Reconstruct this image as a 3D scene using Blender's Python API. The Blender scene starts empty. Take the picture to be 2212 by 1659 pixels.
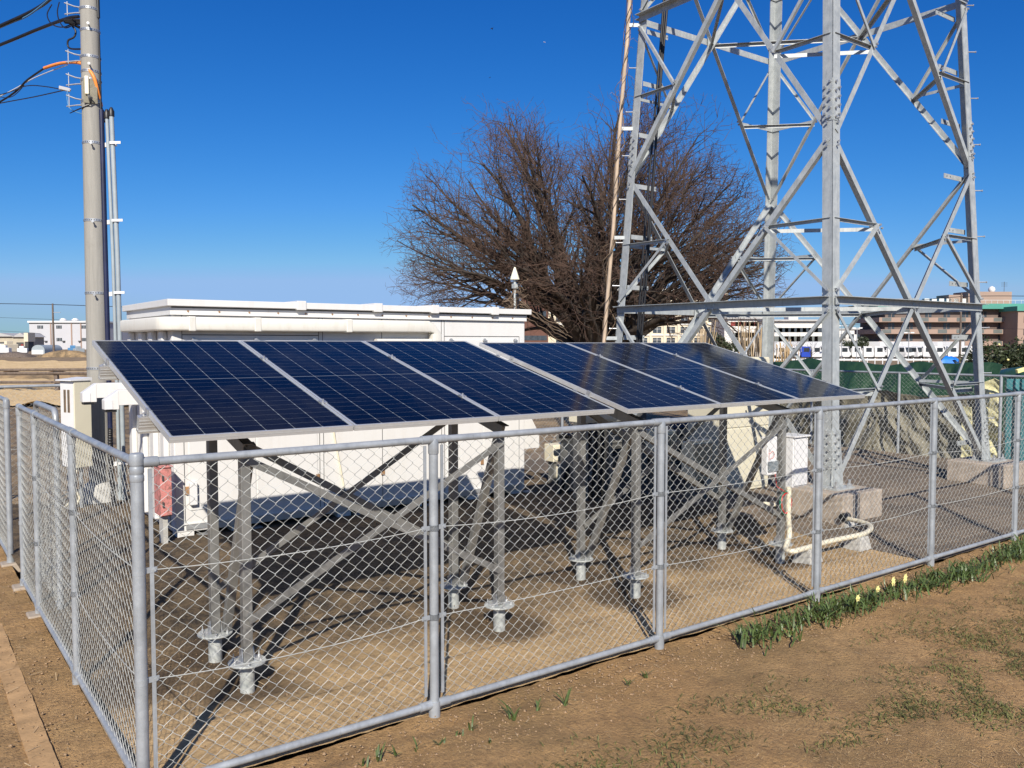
import bpy, bmesh, math, random
import numpy as np
from mathutils import Vector, Matrix
R = math.radians
random.seed(7); rng = np.random.default_rng(7)
scene = bpy.context.scene
# ------------------------------------------------------------------ camera
H = 1.98
FV = 1830.0                       # focal length in units of a 2212 px wide picture
PITCH = math.atan(88.5 / FV)
cam_d = bpy.data.cameras.new('camera'); cam = bpy.data.objects.new('camera', cam_d)
scene.collection.objects.link(cam); scene.camera = cam
cam.location = (0, 0, H); cam.rotation_euler = (R(90) - PITCH, 0, 0)
cam_d.sensor_width = 36; cam_d.lens = 36 * FV / 2212; cam_d.clip_end = 5000; cam_d.clip_start = .05
# ------------------------------------------------------------------ light
SUN_EL = R(34.3); SUN_AZ = math.pi - .05
world = bpy.data.worlds.new('World'); scene.world = world; world.use_nodes = True
wn = world.node_tree; bg = wn.nodes['Background']
sky = wn.nodes.new('ShaderNodeTexSky'); sky.sky_type = 'NISHITA'; sky.sun_disc = False
sky.sun_elevation = SUN_EL; sky.sun_rotation = SUN_AZ
sky.air_density = 1.0; sky.dust_density = 0.35; sky.ozone_density = 2.0; sky.altitude = 50
# the phone renders a clear winter sky deeper and bluer than the raw model: per-channel response
sx = wn.nodes.new('ShaderNodeSeparateColor'); cx = wn.nodes.new('ShaderNodeCombineColor'); wn.links.new(sky.outputs[0], sx.inputs[0])
for i, (gam, kk) in enumerate(((2.3, .50), (1.30, .475), (.95, .73))):
    a = wn.nodes.new('ShaderNodeMath'); a.operation = 'MULTIPLY'; a.inputs[1].default_value = .11; wn.links.new(sx.outputs[i], a.inputs[0])
    a2 = wn.nodes.new('ShaderNodeMath'); a2.operation = 'MINIMUM'; a2.inputs[1].default_value = (.72, .86, .88)[i]; wn.links.new(a.outputs[0], a2.inputs[0])
    b = wn.nodes.new('ShaderNodeMath'); b.operation = 'POWER'; b.inputs[1].default_value = gam; wn.links.new(a2.outputs[0], b.inputs[0])
    c = wn.nodes.new('ShaderNodeMath'); c.operation = 'MULTIPLY'; c.inputs[1].default_value = kk*10; wn.links.new(b.outputs[0], c.inputs[0])
    wn.links.new(c.outputs[0], cx.inputs[i])
wn.links.new(cx.outputs[0], bg.inputs[0]); bg.inputs[1].default_value = .10
sd = bpy.data.lights.new('sun', 'SUN'); so = bpy.data.objects.new('sun', sd); scene.collection.objects.link(so)
sd.energy = 5.0; sd.angle = R(.53); sd.color = (1, .93, .82)
sdir = Vector((-.05 * math.cos(SUN_EL), math.cos(SUN_EL), -math.sin(SUN_EL)))
so.rotation_euler = sdir.to_track_quat('-Z', 'Y').to_euler(); so.location = (0, -20, 20)
scene.view_settings.view_transform = 'Standard'; scene.view_settings.look = 'None'
scene.view_settings.exposure = .38; scene.view_settings.gamma = 1
# ------------------------------------------------------------------ frames
# The fenced yard has its own axes: a along the front fence, b into the yard; O is the near fence corner.
OX, OY, ANG = -1.60, 3.59, math.atan2(.593, .805)
UX, UY = math.cos(ANG), math.sin(ANG)
def W(a, b, z=0): return (OX + a * UX - b * UY, OY + a * UY + b * UX, z)
def FR(x, y, z=0):
    x -= OX; y -= OY
    return (x * UX + y * UY, -x * UY + y * UX, z)
def VD(vx, vy, d):                # survey: sight angle + distance -> yard coordinates
    rx = (vx - 1106) / FV * d; up = -(vy - 829.5) / FV * d
    y = d * math.cos(PITCH) + up * math.sin(PITCH); z = H - d * math.sin(PITCH) + up * math.cos(PITCH)
    return FR(rx, y, z)
def VG(vx, vy, z=0):
    k = (vy - 829.5) / FV; dz = -math.sin(PITCH) - k * math.cos(PITCH)
    t = (z - H) / dz
    return FR((vx - 1106) / FV * t, t * (math.cos(PITCH) - k * math.sin(PITCH)), z)
# ------------------------------------------------------------------ mesh builder
def V3(p): return Vector((float(p[0]), float(p[1]), float(p[2])))
class MB:
    def __init__(s): s.v = []; s.f = []; s.uv = None; s.mi = []
    def poly(s, pts):
        n = len(s.v); s.v += [tuple(p) for p in pts]; s.f.append(tuple(range(n, n + len(pts))))
    def box(s, a0, a1, b0, b1, z0, z1):
        n = len(s.v)
        s.v += [(a0,b0,z0),(a1,b0,z0),(a1,b1,z0),(a0,b1,z0),(a0,b0,z1),(a1,b0,z1),(a1,b1,z1),(a0,b1,z1)]
        for q in ((0,3,2,1),(4,5,6,7),(0,1,5,4),(1,2,6,5),(2,3,7,6),(3,0,4,7)): s.f.append(tuple(n + i for i in q))
        return s
    def obox(s, c, ex, ey, ez):   # centre and three half-axis vectors
        c = V3(c); ex, ey, ez = V3(ex), V3(ey), V3(ez); n = len(s.v)
        for sx, sy, sz in ((-1,-1,-1),(1,-1,-1),(1,1,-1),(-1,1,-1),(-1,-1,1),(1,-1,1),(1,1,1),(-1,1,1)):
            s.v.append(tuple(c + ex*sx + ey*sy + ez*sz))
        for q in ((0,3,2,1),(4,5,6,7),(0,1,5,4),(1,2,6,5),(2,3,7,6),(3,0,4,7)): s.f.append(tuple(n + i for i in q))
        return s
    def bar(s, p0, p1, w, h, up=(0,0,1)):
        p0, p1 = V3(p0), V3(p1); d = p1 - p0; L = d.length; d.normalize(); up = V3(up)
        x = d.cross(up)
        if x.length < 1e-4: x = d.cross(Vector((1,0,0)))
        x.normalize(); y = x.cross(d)
        return s.obox((p0+p1)/2, x*(w/2), d*(L/2), y*(h/2))
    def tube(s, pts, r, k=8, cap=True):
        P = [V3(p) for p in pts]; m = len(P)
        rr = r if isinstance(r, (list, tuple)) else [r]*m
        base = len(s.v); d0 = (P[1]-P[0]).normalized()
        x = d0.cross(Vector((0,0,1)))
        if x.length < .05: x = d0.cross(Vector((1,0,0)))
        x.normalize()
        for i in range(m):
            d = (P[min(i+1,m-1)] - P[max(i-1,0)])
            if d.length < 1e-9: d = d0
            d.normalize(); x = x - d*x.dot(d); x.normalize(); y = d.cross(x)
            for j in range(k):
                t = 2*math.pi*j/k; q = P[i] + (x*math.cos(t)+y*math.sin(t))*rr[i]
                s.v.append((q.x,q.y,q.z))
        for i in range(m-1):
            for j in range(k):
                a = base+i*k+j; b = base+i*k+(j+1)%k
                s.f.append((a,b,b+k,a+k))
        if cap:
            s.f.append(tuple(base+j for j in range(k-1,-1,-1))); s.f.append(tuple(base+(m-1)*k+j for j in range(k)))
        return s
    def cyl(s, c, r, h, k=16, axis=(0,0,1), r2=None):
        c = V3(c); a = V3(axis).normalized()
        return s.tube([c, c + a*h], [r, r if r2 is None else r2], k)
    def angle(s, p0, p1, n, w, t=.007, side=1):   # steel angle: one leg flat in the face, one turned inward
        p0, p1, n = V3(p0), V3(p1), V3(n).normalized(); d = (p1-p0); L = d.length; d.normalize()
        n = (n - d*n.dot(d)).normalized(); c = d.cross(n)*side
        m = (p0+p1)/2
        s.obox(m - n*(t/2) , d*(L/2), c*(w/2), n*(t/2))
        s.obox(m - n*(t + (w-t)/2) + c*(w/2 - t/2), d*(L/2), c*(t/2), n*((w-t)/2))
        return s
    def lathe(s, c, prof, k=20):
        n = len(s.v); c = V3(c)
        for r, z in prof:
            for j in range(k):
                t = 2*math.pi*j/k; s.v.append((c.x+r*math.cos(t), c.y+r*math.sin(t), c.z+z))
        for i in range(len(prof)-1):
            for j in range(k):
                a = n+i*k+j; b = n+i*k+(j+1)%k; s.f.append((a,b,b+k,a+k))
        s.f.append(tuple(n+j for j in range(k-1,-1,-1))); s.f.append(tuple(n+(len(prof)-1)*k+j for j in range(k)))
        return s
    def prism(s, pts, vec):        # polygon pushed along vec
        n = len(s.v); m = len(pts); vec = V3(vec)
        s.v += [tuple(V3(p)) for p in pts] + [tuple(V3(p)+vec) for p in pts]
        s.f.append(tuple(range(n+m-1, n-1, -1))); s.f.append(tuple(range(n+m, n+2*m)))
        for i in range(m):
            j = (i+1) % m; s.f.append((n+i, n+j, n+m+j, n+m+i))
        return s
col = scene.collection
MATS = {}
BASE = {}
def link(mb, name, mat, bevel=0, smooth=None, base=(0,0,0)):
    me = bpy.data.meshes.new(name)
    v = np.array(mb.v, dtype=float).reshape(-1,3) - np.array(base)
    me.from_pydata(v.tolist(), [], mb.f); 
    me.materials.append(MATS[mat] if isinstance(mat, str) else mat)
    if mb.uv is not None:
        uvl = me.uv_layers.new(name='UVMap')
        for i, l in enumerate(me.loops): uvl.data[i].uv = mb.uv[l.vertex_index]
    bm = bmesh.new(); bm.from_mesh(me)
    if len(mb.f) < 60000: bmesh.ops.recalc_face_normals(bm, faces=bm.faces)
    bm.to_mesh(me); bm.free()
    if smooth:
        me.polygons.foreach_set('use_smooth', [True]*len(me.polygons)); me.set_sharp_from_angle(angle=R(smooth))
    o = bpy.data.objects.new(name, me); col.objects.link(o)
    if bevel:
        m = o.modifiers.new('bevel','BEVEL'); m.width = bevel; m.segments = 2; m.limit_method = 'ANGLE'
    return o
def thing(name, label, cat, base, group=None, rz=0):
    """Empty at the thing's base (yard coordinates)."""
    o = bpy.data.objects.new(name, None); col.objects.link(o); o.empty_display_size = .2
    o.location = W(*base); o.rotation_euler = (0,0,ANG+rz)
    o['label'] = label; o['category'] = cat
    if group: o['group'] = group
    BASE[o.name] = tuple(base)
    return o
def part(mb, name, mat, parent, local=False, bevel=0, smooth=None, label=None):
    """Part of a thing; mb is in yard coordinates unless local (then in the thing's own)."""
    root = parent
    while root.parent: root = root.parent
    o = link(mb, name, mat, bevel, smooth, (0,0,0) if local else BASE[root.name])
    o.parent = parent
    if label: o['label'] = label
    return o
def single(mb, name, mat, label, cat, group=None, bevel=0, smooth=None, kind=None, base=None):
    v = np.array(mb.v, dtype=float)
    if base is None: base = ((v[:,0].min()+v[:,0].max())/2, (v[:,1].min()+v[:,1].max())/2, v[:,2].min())
    o = link(mb, name, mat, bevel, smooth, base)
    o.location = W(*base); o.rotation_euler = (0,0,ANG)
    if kind: o['kind'] = kind
    if label: o['label'] = label
    if cat: o['category'] = cat
    if group: o['group'] = group
    return o
def struct(mb, name, mat, kind='structure', smooth=None):
    o = link(mb, name, mat, 0, smooth, (0,0,0)); o.location = W(0,0,0); o.rotation_euler = (0,0,ANG); o['kind'] = kind
    return o
def dup(root, base, label=None, group=None, rz=0):
    r = root.copy(); col.objects.link(r); r.location = W(*base); r.rotation_euler = (0,0,ANG+rz); BASE[r.name] = tuple(base)
    if label: r['label'] = label
    if group: r['group'] = group
    for ch in list(root.children):
        c = ch.copy(); col.objects.link(c); c.parent = r
        for g in list(ch.children):
            d = g.copy(); col.objects.link(d); d.parent = c
    return r
# ------------------------------------------------------------------ materials
def newmat(name):
    m = bpy.data.materials.new(name); m.use_nodes = True; nt = m.node_tree; MATS[name] = m
    return m, nt, nt.nodes['Principled BSDF']
def N(nt, t, **kw):
    n = nt.nodes.new(t)
    for k, v in kw.items(): setattr(n, k, v)
    return n
def noise(nt, scale, detail=4, rough=.6, vec=None, dist=0):
    n = N(nt, 'ShaderNodeTexNoise'); n.inputs['Scale'].default_value = scale; n.inputs['Detail'].default_value = detail
    n.inputs['Roughness'].default_value = rough; n.inputs['Distortion'].default_value = dist
    if vec: nt.links.new(vec, n.inputs['Vector'])
    return n.outputs[0]
def ramp(nt, src, stops):
    r = N(nt, 'ShaderNodeValToRGB'); e = r.color_ramp.elements
    while len(e) < len(stops): e.new(.5)
    for i, (p, c) in enumerate(stops):
        e[i].position = p; e[i].color = (c if len(c) == 4 else (*c, 1)) if hasattr(c, '__len__') else (c, c, c, 1)
    nt.links.new(src, r.inputs[0]); return r.outputs[0]
def mix(nt, fac, a, b, mode='MIX'):
    m = N(nt, 'ShaderNodeMix', data_type='RGBA', blend_type=mode)
    if isinstance(fac, (int, float)): m.inputs[0].default_value = fac
    else: nt.links.new(fac, m.inputs[0])
    for i, x in ((6, a), (7, b)):
        if hasattr(x, 'links'): nt.links.new(x, m.inputs[i])
        else: m.inputs[i].default_value = (*x, 1)
    return m.outputs[2]
def bump(nt, bs, h, strength=.3, dist=.01):
    b = N(nt, 'ShaderNodeBump'); b.inputs['Strength'].default_value = strength; b.inputs['Distance'].default_value = dist
    nt.links.new(h, b.inputs['Height']); nt.links.new(b.outputs[0], bs.inputs['Normal'])
def objvec(nt, scale=(1,1,1)):
    t = N(nt, 'ShaderNodeTexCoord'); mp = N(nt, 'ShaderNodeMapping'); mp.inputs['Scale'].default_value = scale
    nt.links.new(t.outputs['Object'], mp.inputs[0]); return mp.outputs[0]
def simple(name, c, rough=.5, metal=0, var=.15, scale=6, spec=None, bumps=0, stretch=(1,1,1)):
    m, nt, bs = newmat(name); v = objvec(nt, stretch)
    n = noise(nt, scale, 5, .65, v)
    lo = tuple(x*(1-var) for x in c); hi = tuple(min(1, x*(1+var)) for x in c)
    nt.links.new(ramp(nt, n, [(.3, lo), (.7, hi)]), bs.inputs['Base Color'])
    bs.inputs['Roughness'].default_value = rough; bs.inputs['Metallic'].default_value = metal
    if spec is not None: bs.inputs['Specular IOR Level'].default_value = spec
    if bumps: bump(nt, bs, noise(nt, scale*8, 4, .6, v), bumps, .004)
    return m
# galvanised steel: patchy zinc bloom and streaks down the height
def galv(name, c0, c1, rough=.45, metal=.35, stain=None):
    m, nt, bs = newmat(name); v = objvec(nt); vs = objvec(nt, (14,14,1.2))
    a = noise(nt, 9, 6, .7, v); b = noise(nt, 2.2, 5, .7, vs)
    c = mix(nt, ramp(nt, a, [(.35, 0), (.7, 1)]), c0, c1)
    c = mix(nt, ramp(nt, b, [(.52, 0), (.72, .5)]), c, tuple(x*.6 for x in c0))
    if stain: c = mix(nt, ramp(nt, noise(nt, 1.3, 6, .75, v), [(.60, 0), (.75, .55)]), c, stain)
    nt.links.new(c, bs.inputs['Base Color']); bs.inputs['Metallic'].default_value = metal
    nt.links.new(ramp(nt, a, [(.3, rough-.1), (.7, rough+.12)]), bs.inputs['Roughness'])
    bump(nt, bs, noise(nt, 60, 3, .6, v), .12, .002)
galv('fence_steel', (.27,.29,.31), (.38,.405,.43), .42, .22)
galv('wire', (.33,.34,.325), (.46,.47,.445), .68, .0)
galv('tower_steel', (.34,.365,.37), (.47,.495,.495), .50, .20, stain=(.45,.36,.26))
galv('rack_steel', (.20,.20,.19), (.27,.265,.25), .42, .4)
galv('pile_steel', (.40,.42,.40), (.58,.60,.57), .5, .25)
simple('aluminium', (.62,.63,.63), .34, .65, .06, 14)
simple('frame_alu', (.66,.67,.67), .36, .55, .05, 20)
simple('bolt', (.45,.46,.47), .35, .6, .2, 30)
simple('black_rubber', (.012,.012,.014), .45, 0, .3, 10)
simple('dark_blue_cover', (.012,.016,.05), .4, 0, .3, 6)
simple('conduit_grey', (.30,.34,.36), .45, 0, .12, 4)
simple('pvc_cream', (.72,.66,.50), .4, 0, .1, 6)
simple('beige_paint', (.62,.58,.45), .42, 0, .05, 2)
simple('ivory_plastic', (.78,.74,.56), .4, 0, .06, 3)
simple('plastic_white', (.66,.66,.66), .4, 0, .05, 3)
simple('dark_window', (.03,.03,.035), .15, 0, .3, 8)
simple('seam', (.06,.06,.06), .7, 0, .2, 20)
simple('orange_guard', (.85,.27,.05), .45, 0, .15, 10)
simple('bark', (.050,.038,.030), .9, 0, .35, 5, bumps=.5)
simple('twig', (.095,.057,.040), .9, 0, .3, 2)
simple('timber_pale', (.43,.33,.24), .7, 0, .3, 12, stretch=(1,1,.3))
simple('bamboo', (.46,.34,.20), .6, 0, .3, 12, stretch=(1,1,.3))
simple('dark_bamboo', (.12,.09,.06), .7, 0, .6, 6, stretch=(1,1,.3))
simple('vine', (.20,.14,.09), .8, 0, .4, 10)
simple('footing_conc', (.36,.30,.24), .9, 0, .25, 5, bumps=.6)
simple('block_conc', (.42,.41,.38), .9, 0, .2, 14, bumps=.6)
simple('kerb_conc', (.40,.25,.12), .95, 0, .3, 7, bumps=.6)
simple('red_cable', (.55,.03,.03), .4, 0, .1, 8)
simple('green_cable', (.02,.16,.09), .4, 0, .1, 8)
simple('blue_cable', (.08,.22,.40), .5, 0, .1, 8)
simple('old_wood', (.13,.10,.08), .9, 0, .4, 8, stretch=(1,1,.3))
simple('leaf_green', (.075,.11,.03), .45, 0, .45, 9)
simple('grass_green', (.105,.105,.028), .7, 0, .5, 1.3)
simple('straw', (.40,.27,.13), .8, 0, .45, 2)
simple('petal', (.80,.72,.30), .5, 0, .2, 30)
simple('stone', (.30,.20,.115), .9, 0, .3, 30)
simple('dark_leaf', (.030,.042,.014), .6, 0, .6, 1.5)
simple('dry_leaf', (.20,.085,.035), .8, 0, .5, 6)
simple('teal_sheet', (.045,.17,.19), .45, 0, .25, 2)
simple('blue_tarp', (.01,.16,.62), .45, 0, .2, 2)
simple('cream_wall', (.62,.55,.42), .8, 0, .06, .2)
simple('white_wall', (.66,.645,.61), .8, 0, .05, .2)
simple('grey_wall', (.46,.46,.48), .7, 0, .04, .3)
simple('glass_far', (.05,.06,.07), .12, 0, .5, .8)
simple('brick_brown', (.12,.055,.038), .85, 0, .2, .5)
simple('brick_red', (.22,.035,.03), .8, 0, .1, .4)
simple('apt_brown', (.33,.23,.18), .8, 0, .06, .2)
simple('apt_wall', (.14,.105,.09), .8, 0, .12, .3)
simple('apt_roof', (.07,.27,.21), .6, 0, .1, .2)
simple('balcony_glass', (.14,.15,.14), .3, 0, .2, .5)
simple('truck_white', (.68,.68,.68), .35, 0, .03, .3)
simple('truck_blue', (.02,.06,.40), .35, 0, .1, .3)
simple('tyre', (.02,.02,.02), .8, 0, .2, 3)
simple('shed_beige', (.42,.37,.28), .8, 0, .15, .5)
simple('far_roof', (.40,.39,.38), .6, 0, .1, .4)
simple('bird_black', (.02,.02,.02), .8, 0, .1, 3)
simple('stain_brown', (.30,.17,.08), .7, 0, .3, 8)
# weathered white shelter paint
def shelter_mat():
    m, nt, bs = newmat('shelter_white'); v = objvec(nt); vs = objvec(nt, (5,5,.5))
    c = mix(nt, ramp(nt, noise(nt, 1.5, 6, .7, vs), [(.50, 0), (.80, .35)]), (.66,.65,.63), (.52,.48,.41))
    c = mix(nt, ramp(nt, noise(nt, 3, 6, .75, vs), [(.66, 0), (.78, .35)]), c, (.50,.36,.22))
    nt.links.new(c, bs.inputs['Base Color']); bs.inputs['Roughness'].default_value = .45
    bump(nt, bs, noise(nt, 6, 3, .5, v), .08, .01)
shelter_mat()
def trunking_mat():
    m, nt, bs = newmat('trunking'); v = objvec(nt); vs = objvec(nt, (4,4,1))
    c = mix(nt, ramp(nt, noise(nt, 3, 6, .75, vs), [(.50, 0), (.80, .6)]), (.65,.63,.57), (.50,.45,.37))
    nt.links.new(c, bs.inputs['Base Color']); bs.inputs['Roughness'].default_value = .5
trunking_mat()
def concrete_pole():
    m, nt, bs = newmat('pole_concrete'); v = objvec(nt); vs = objvec(nt, (16,16,.9))
    c = mix(nt, ramp(nt, noise(nt, 2.5, 6, .7, vs), [(.3, 0), (.75, 1)]), (.25,.24,.215), (.335,.32,.285))
    c = mix(nt, ramp(nt, noise(nt, 5, 7, .8, v), [(.58, 0), (.75, .5)]), c, (.20,.18,.15))
    nt.links.new(c, bs.inputs['Base Color']); bs.inputs['Roughness'].default_value = .85
    bump(nt, bs, noise(nt, 90, 5, .7, v), .25, .003)
concrete_pole()
def pinkbox():
    m, nt, bs = newmat('faded_red'); v = objvec(nt)
    c = mix(nt, ramp(nt, noise(nt, 18, 6, .8, v), [(.48, 0), (.62, 1)]), (.56,.21,.19), (.16,.09,.07))
    nt.links.new(c, bs.inputs['Base Color']); bs.inputs['Roughness'].default_value = .75
pinkbox()
def tarp(name, c0, c1, rough=.4, sc=1.5):
    m, nt, bs = newmat(name); v = objvec(nt)
    nt.links.new(mix(nt, ramp(nt, noise(nt, sc, 6, .7, v), [(.3, 0), (.7, 1)]), c0, c1), bs.inputs['Base Color'])
    bs.inputs['Roughness'].default_value = rough; bump(nt, bs, noise(nt, 9, 5, .6, v, 1.5), .5, .03)
tarp('green_tarp', (.012,.035,.018), (.025,.065,.03), .38)
tarp('olive_tarp', (.13,.12,.085), (.26,.235,.17), .65)
tarp('yellow_tarp', (.52,.48,.24), (.70,.66,.40), .6, .6)
# photovoltaic glass: UV in metres on the panel, u across (0..1), v up the slope (0..1.69)
def pv():
    m, nt, bs = newmat('pv_glass')
    uv = N(nt, 'ShaderNodeUVMap'); sx = N(nt, 'ShaderNodeSeparateXYZ'); nt.links.new(uv.outputs[0], sx.inputs[0])
    def math_(op, a, b=None, c=None):
        n = N(nt, 'ShaderNodeMath', operation=op)
        for i, x in enumerate((a, b, c)):
            if x is None: continue
            if hasattr(x, 'links'): nt.links.new(x, n.inputs[i])
            else: n.inputs[i].default_value = x
        return n.outputs[0]
    def gridline(src, start, pitch, half):      # 1 on a line
        t = math_('MODULO', math_('ADD', math_('SUBTRACT', src, start), pitch*40.5), pitch)
        return math_('LESS_THAN', math_('ABSOLUTE', math_('SUBTRACT', t, pitch/2)), half)
    U, Vv = sx.outputs[0], sx.outputs[1]
    PU, PV_ = .1663, .0852
    colm = gridline(U, .018, PU, .0012)
    row = gridline(Vv, 1.045, PV_, .0007)
    row2 = gridline(Vv, 1.045, PV_, .0045); col2 = gridline(U, .018, PU, .0042)
    chip = math_('MULTIPLY', row2, col2)
    mid = math_('LESS_THAN', math_('ABSOLUTE', math_('SUBTRACT', Vv, 1.045)), .0026)
    edge = math_('MAXIMUM', math_('LESS_THAN', math_('SUBTRACT', .501, math_('ABSOLUTE', math_('SUBTRACT', U, .517))), .0), math_('LESS_THAN', math_('SUBTRACT', 1.028, math_('ABSOLUTE', math_('SUBTRACT', Vv, 1.045))), 0))
    bus = math_('MULTIPLY', gridline(U, .014, .018, .00035), .35)
    L1 = math_('MAXIMUM', math_('MAXIMUM', colm, chip), math_('MAXIMUM', mid, edge))
    L2 = math_('MAXIMUM', math_('MULTIPLY', row, .55), L1)
    tc = N(nt, 'ShaderNodeTexCoord')
    cellv = noise(nt, 2.5, 2, .5, tc.outputs['Object'])
    cell = mix(nt, cellv, (.0008,.0013,.005), (.0012,.0020,.008))
    cell = mix(nt, bus, cell, (.025,.03,.05))
    cell = mix(nt, ramp(nt, noise(nt, 1.7, 7, .75, tc.outputs['Object'], .6), [(.45, 0), (.75, .10)]), cell, (.16,.15,.13))
    c = mix(nt, L2, cell, (.25,.27,.27))
    nt.links.new(c, bs.inputs['Base Color'])
    bs.inputs['Roughness'].default_value = .13; bs.inputs['IOR'].default_value = 1.24
    bs.inputs['Specular IOR Level'].default_value = .26
pv()
# ---- ground materials (world-size patterns, from object coordinates in metres)
def soil():
    m, nt, bs = newmat('soil'); v = objvec(nt)
    big = noise(nt, .55, 5, .6, v); med = noise(nt, 3.5, 8, .7, v); fine = noise(nt, 45, 6, .75, v); grit = noise(nt, 160, 3, .7, v)
    c = mix(nt, ramp(nt, big, [(.38, 0), (.62, 1)]), (.66,.41,.180), (.54,.32,.130))
    c = mix(nt, ramp(nt, med, [(.40, 0), (.68, .75)]), c, (.35,.20,.078))
    c = mix(nt, ramp(nt, fine, [(.46, 0), (.68, .65)]), c, (.17,.10,.046))
    c = mix(nt, ramp(nt, grit, [(.62, 0), (.75, .5)]), c, (.46,.34,.20))
    c = mix(nt, ramp(nt, noise(nt, .8, 7, .75, v, .4), [(.47, 0), (.62, .5)]), c, mix(nt, fine, (.12,.09,.035), (.34,.215,.085)))
    c = mix(nt, ramp(nt, noise(nt, 6.5, 5, .8, v), [(.50, 0), (.66, .4)]), c, (.20,.115,.048))
    nt.links.new(c, bs.inputs['Base Color']); bs.inputs['Roughness'].default_value = .95
    h = N(nt, 'ShaderNodeMath', operation='ADD'); nt.links.new(fine, h.inputs[0]); nt.links.new(med, h.inputs[1])
    bump(nt, bs, h.outputs[0], 1.0, .035)
soil()
def yard(name, cols, dark, thr=(.42,.60), gl=38, extra=None):
    m, nt, bs = newmat(name); v = objvec(nt)
    big = noise(nt, .9, 6, .7, v, .6); fine = noise(nt, gl, 5, .8, v); grit = noise(nt, 120, 3, .7, v)
    c = mix(nt, ramp(nt, fine, [(.35, 0), (.65, 1)]), cols[0], cols[1])
    d = mix(nt, ramp(nt, fine, [(.35, 0), (.65, 1)]), dark[0], dark[1])
    c = mix(nt, ramp(nt, big, [(thr[0], 0), (thr[1], 1)]), d, c)
    c = mix(nt, ramp(nt, grit, [(.60, 0), (.74, .35)]), c, (.34,.29,.21))
    nt.links.new(c, bs.inputs['Base Color']); bs.inputs['Roughness'].default_value = .95
    h = N(nt, 'ShaderNodeMath', operation='ADD'); nt.links.new(fine, h.inputs[0]); nt.links.new(grit, h.inputs[1])
    bump(nt, bs, h.outputs[0], .9, .015)
# vertex-colour-free blends: gravel yard runs from dark asphalt chips, blackened for shade (far) to sand (near fence)
def gravel_yard():
    m, nt, bs = newmat('gravel_yard'); v = objvec(nt)
    tc = N(nt, 'ShaderNodeTexCoord'); sp = N(nt, 'ShaderNodeSeparateXYZ'); nt.links.new(tc.outputs['Object'], sp.inputs[0])
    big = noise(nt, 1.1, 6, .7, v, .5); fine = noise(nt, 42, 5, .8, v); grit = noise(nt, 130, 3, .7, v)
    # where the blackened chips thin out: distance b from the front fence plus noise
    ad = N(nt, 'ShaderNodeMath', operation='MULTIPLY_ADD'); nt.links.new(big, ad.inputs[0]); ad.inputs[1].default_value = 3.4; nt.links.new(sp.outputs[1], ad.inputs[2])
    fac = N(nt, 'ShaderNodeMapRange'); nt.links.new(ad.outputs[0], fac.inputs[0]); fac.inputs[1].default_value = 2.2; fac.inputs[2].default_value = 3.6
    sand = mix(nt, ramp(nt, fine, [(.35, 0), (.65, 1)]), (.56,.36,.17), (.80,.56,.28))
    chips = mix(nt, ramp(nt, fine, [(.42, 0), (.68, 1)]), (.007,.006,.005), (.085,.060,.038))  # real dark chips, with the shade under the panels darkened into their colour
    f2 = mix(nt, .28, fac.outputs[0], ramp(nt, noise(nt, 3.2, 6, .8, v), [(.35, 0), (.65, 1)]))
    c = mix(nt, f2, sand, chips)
    c = mix(nt, ramp(nt, grit, [(.62, 0), (.74, .3)]), c, (.24,.17,.10))
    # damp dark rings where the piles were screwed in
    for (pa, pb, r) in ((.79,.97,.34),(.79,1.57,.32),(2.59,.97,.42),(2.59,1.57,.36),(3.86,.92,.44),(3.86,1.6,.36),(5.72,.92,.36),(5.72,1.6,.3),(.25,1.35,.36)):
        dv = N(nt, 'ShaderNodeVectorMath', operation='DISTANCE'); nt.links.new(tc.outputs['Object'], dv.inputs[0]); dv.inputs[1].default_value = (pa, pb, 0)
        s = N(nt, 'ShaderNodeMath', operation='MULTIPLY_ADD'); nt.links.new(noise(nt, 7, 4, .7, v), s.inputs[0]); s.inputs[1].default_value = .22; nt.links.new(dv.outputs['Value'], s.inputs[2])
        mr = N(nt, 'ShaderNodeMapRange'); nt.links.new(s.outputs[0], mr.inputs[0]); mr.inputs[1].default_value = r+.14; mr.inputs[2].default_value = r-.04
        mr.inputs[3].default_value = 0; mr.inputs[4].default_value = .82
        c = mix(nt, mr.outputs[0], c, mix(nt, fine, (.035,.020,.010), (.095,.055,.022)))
    nt.links.new(c, bs.inputs['Base Color']); bs.inputs['Roughness'].default_value = .93
    h = N(nt, 'ShaderNodeMath', operation='ADD'); nt.links.new(fine, h.inputs[0]); nt.links.new(grit, h.inputs[1])
    bump(nt, bs, h.outputs[0], .9, .016)
gravel_yard()
yard('tower_gravel', ((.20,.155,.11),(.33,.25,.17)), ((.10,.08,.06),(.20,.155,.115)), (.40,.62), 30)
yard('field_sand', ((.58,.41,.20),(.68,.50,.27)), ((.38,.25,.12),(.50,.35,.18)), (.25,.45), 2)
yard('far_soil', ((.27,.18,.095),(.36,.25,.13)), ((.10,.075,.045),(.17,.12,.07)), (.40,.60), 3)
yard('asphalt_far', ((.10,.10,.10),(.14,.14,.14)), ((.06,.06,.06),(.09,.09,.09)), (.4,.6), 2)
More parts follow.
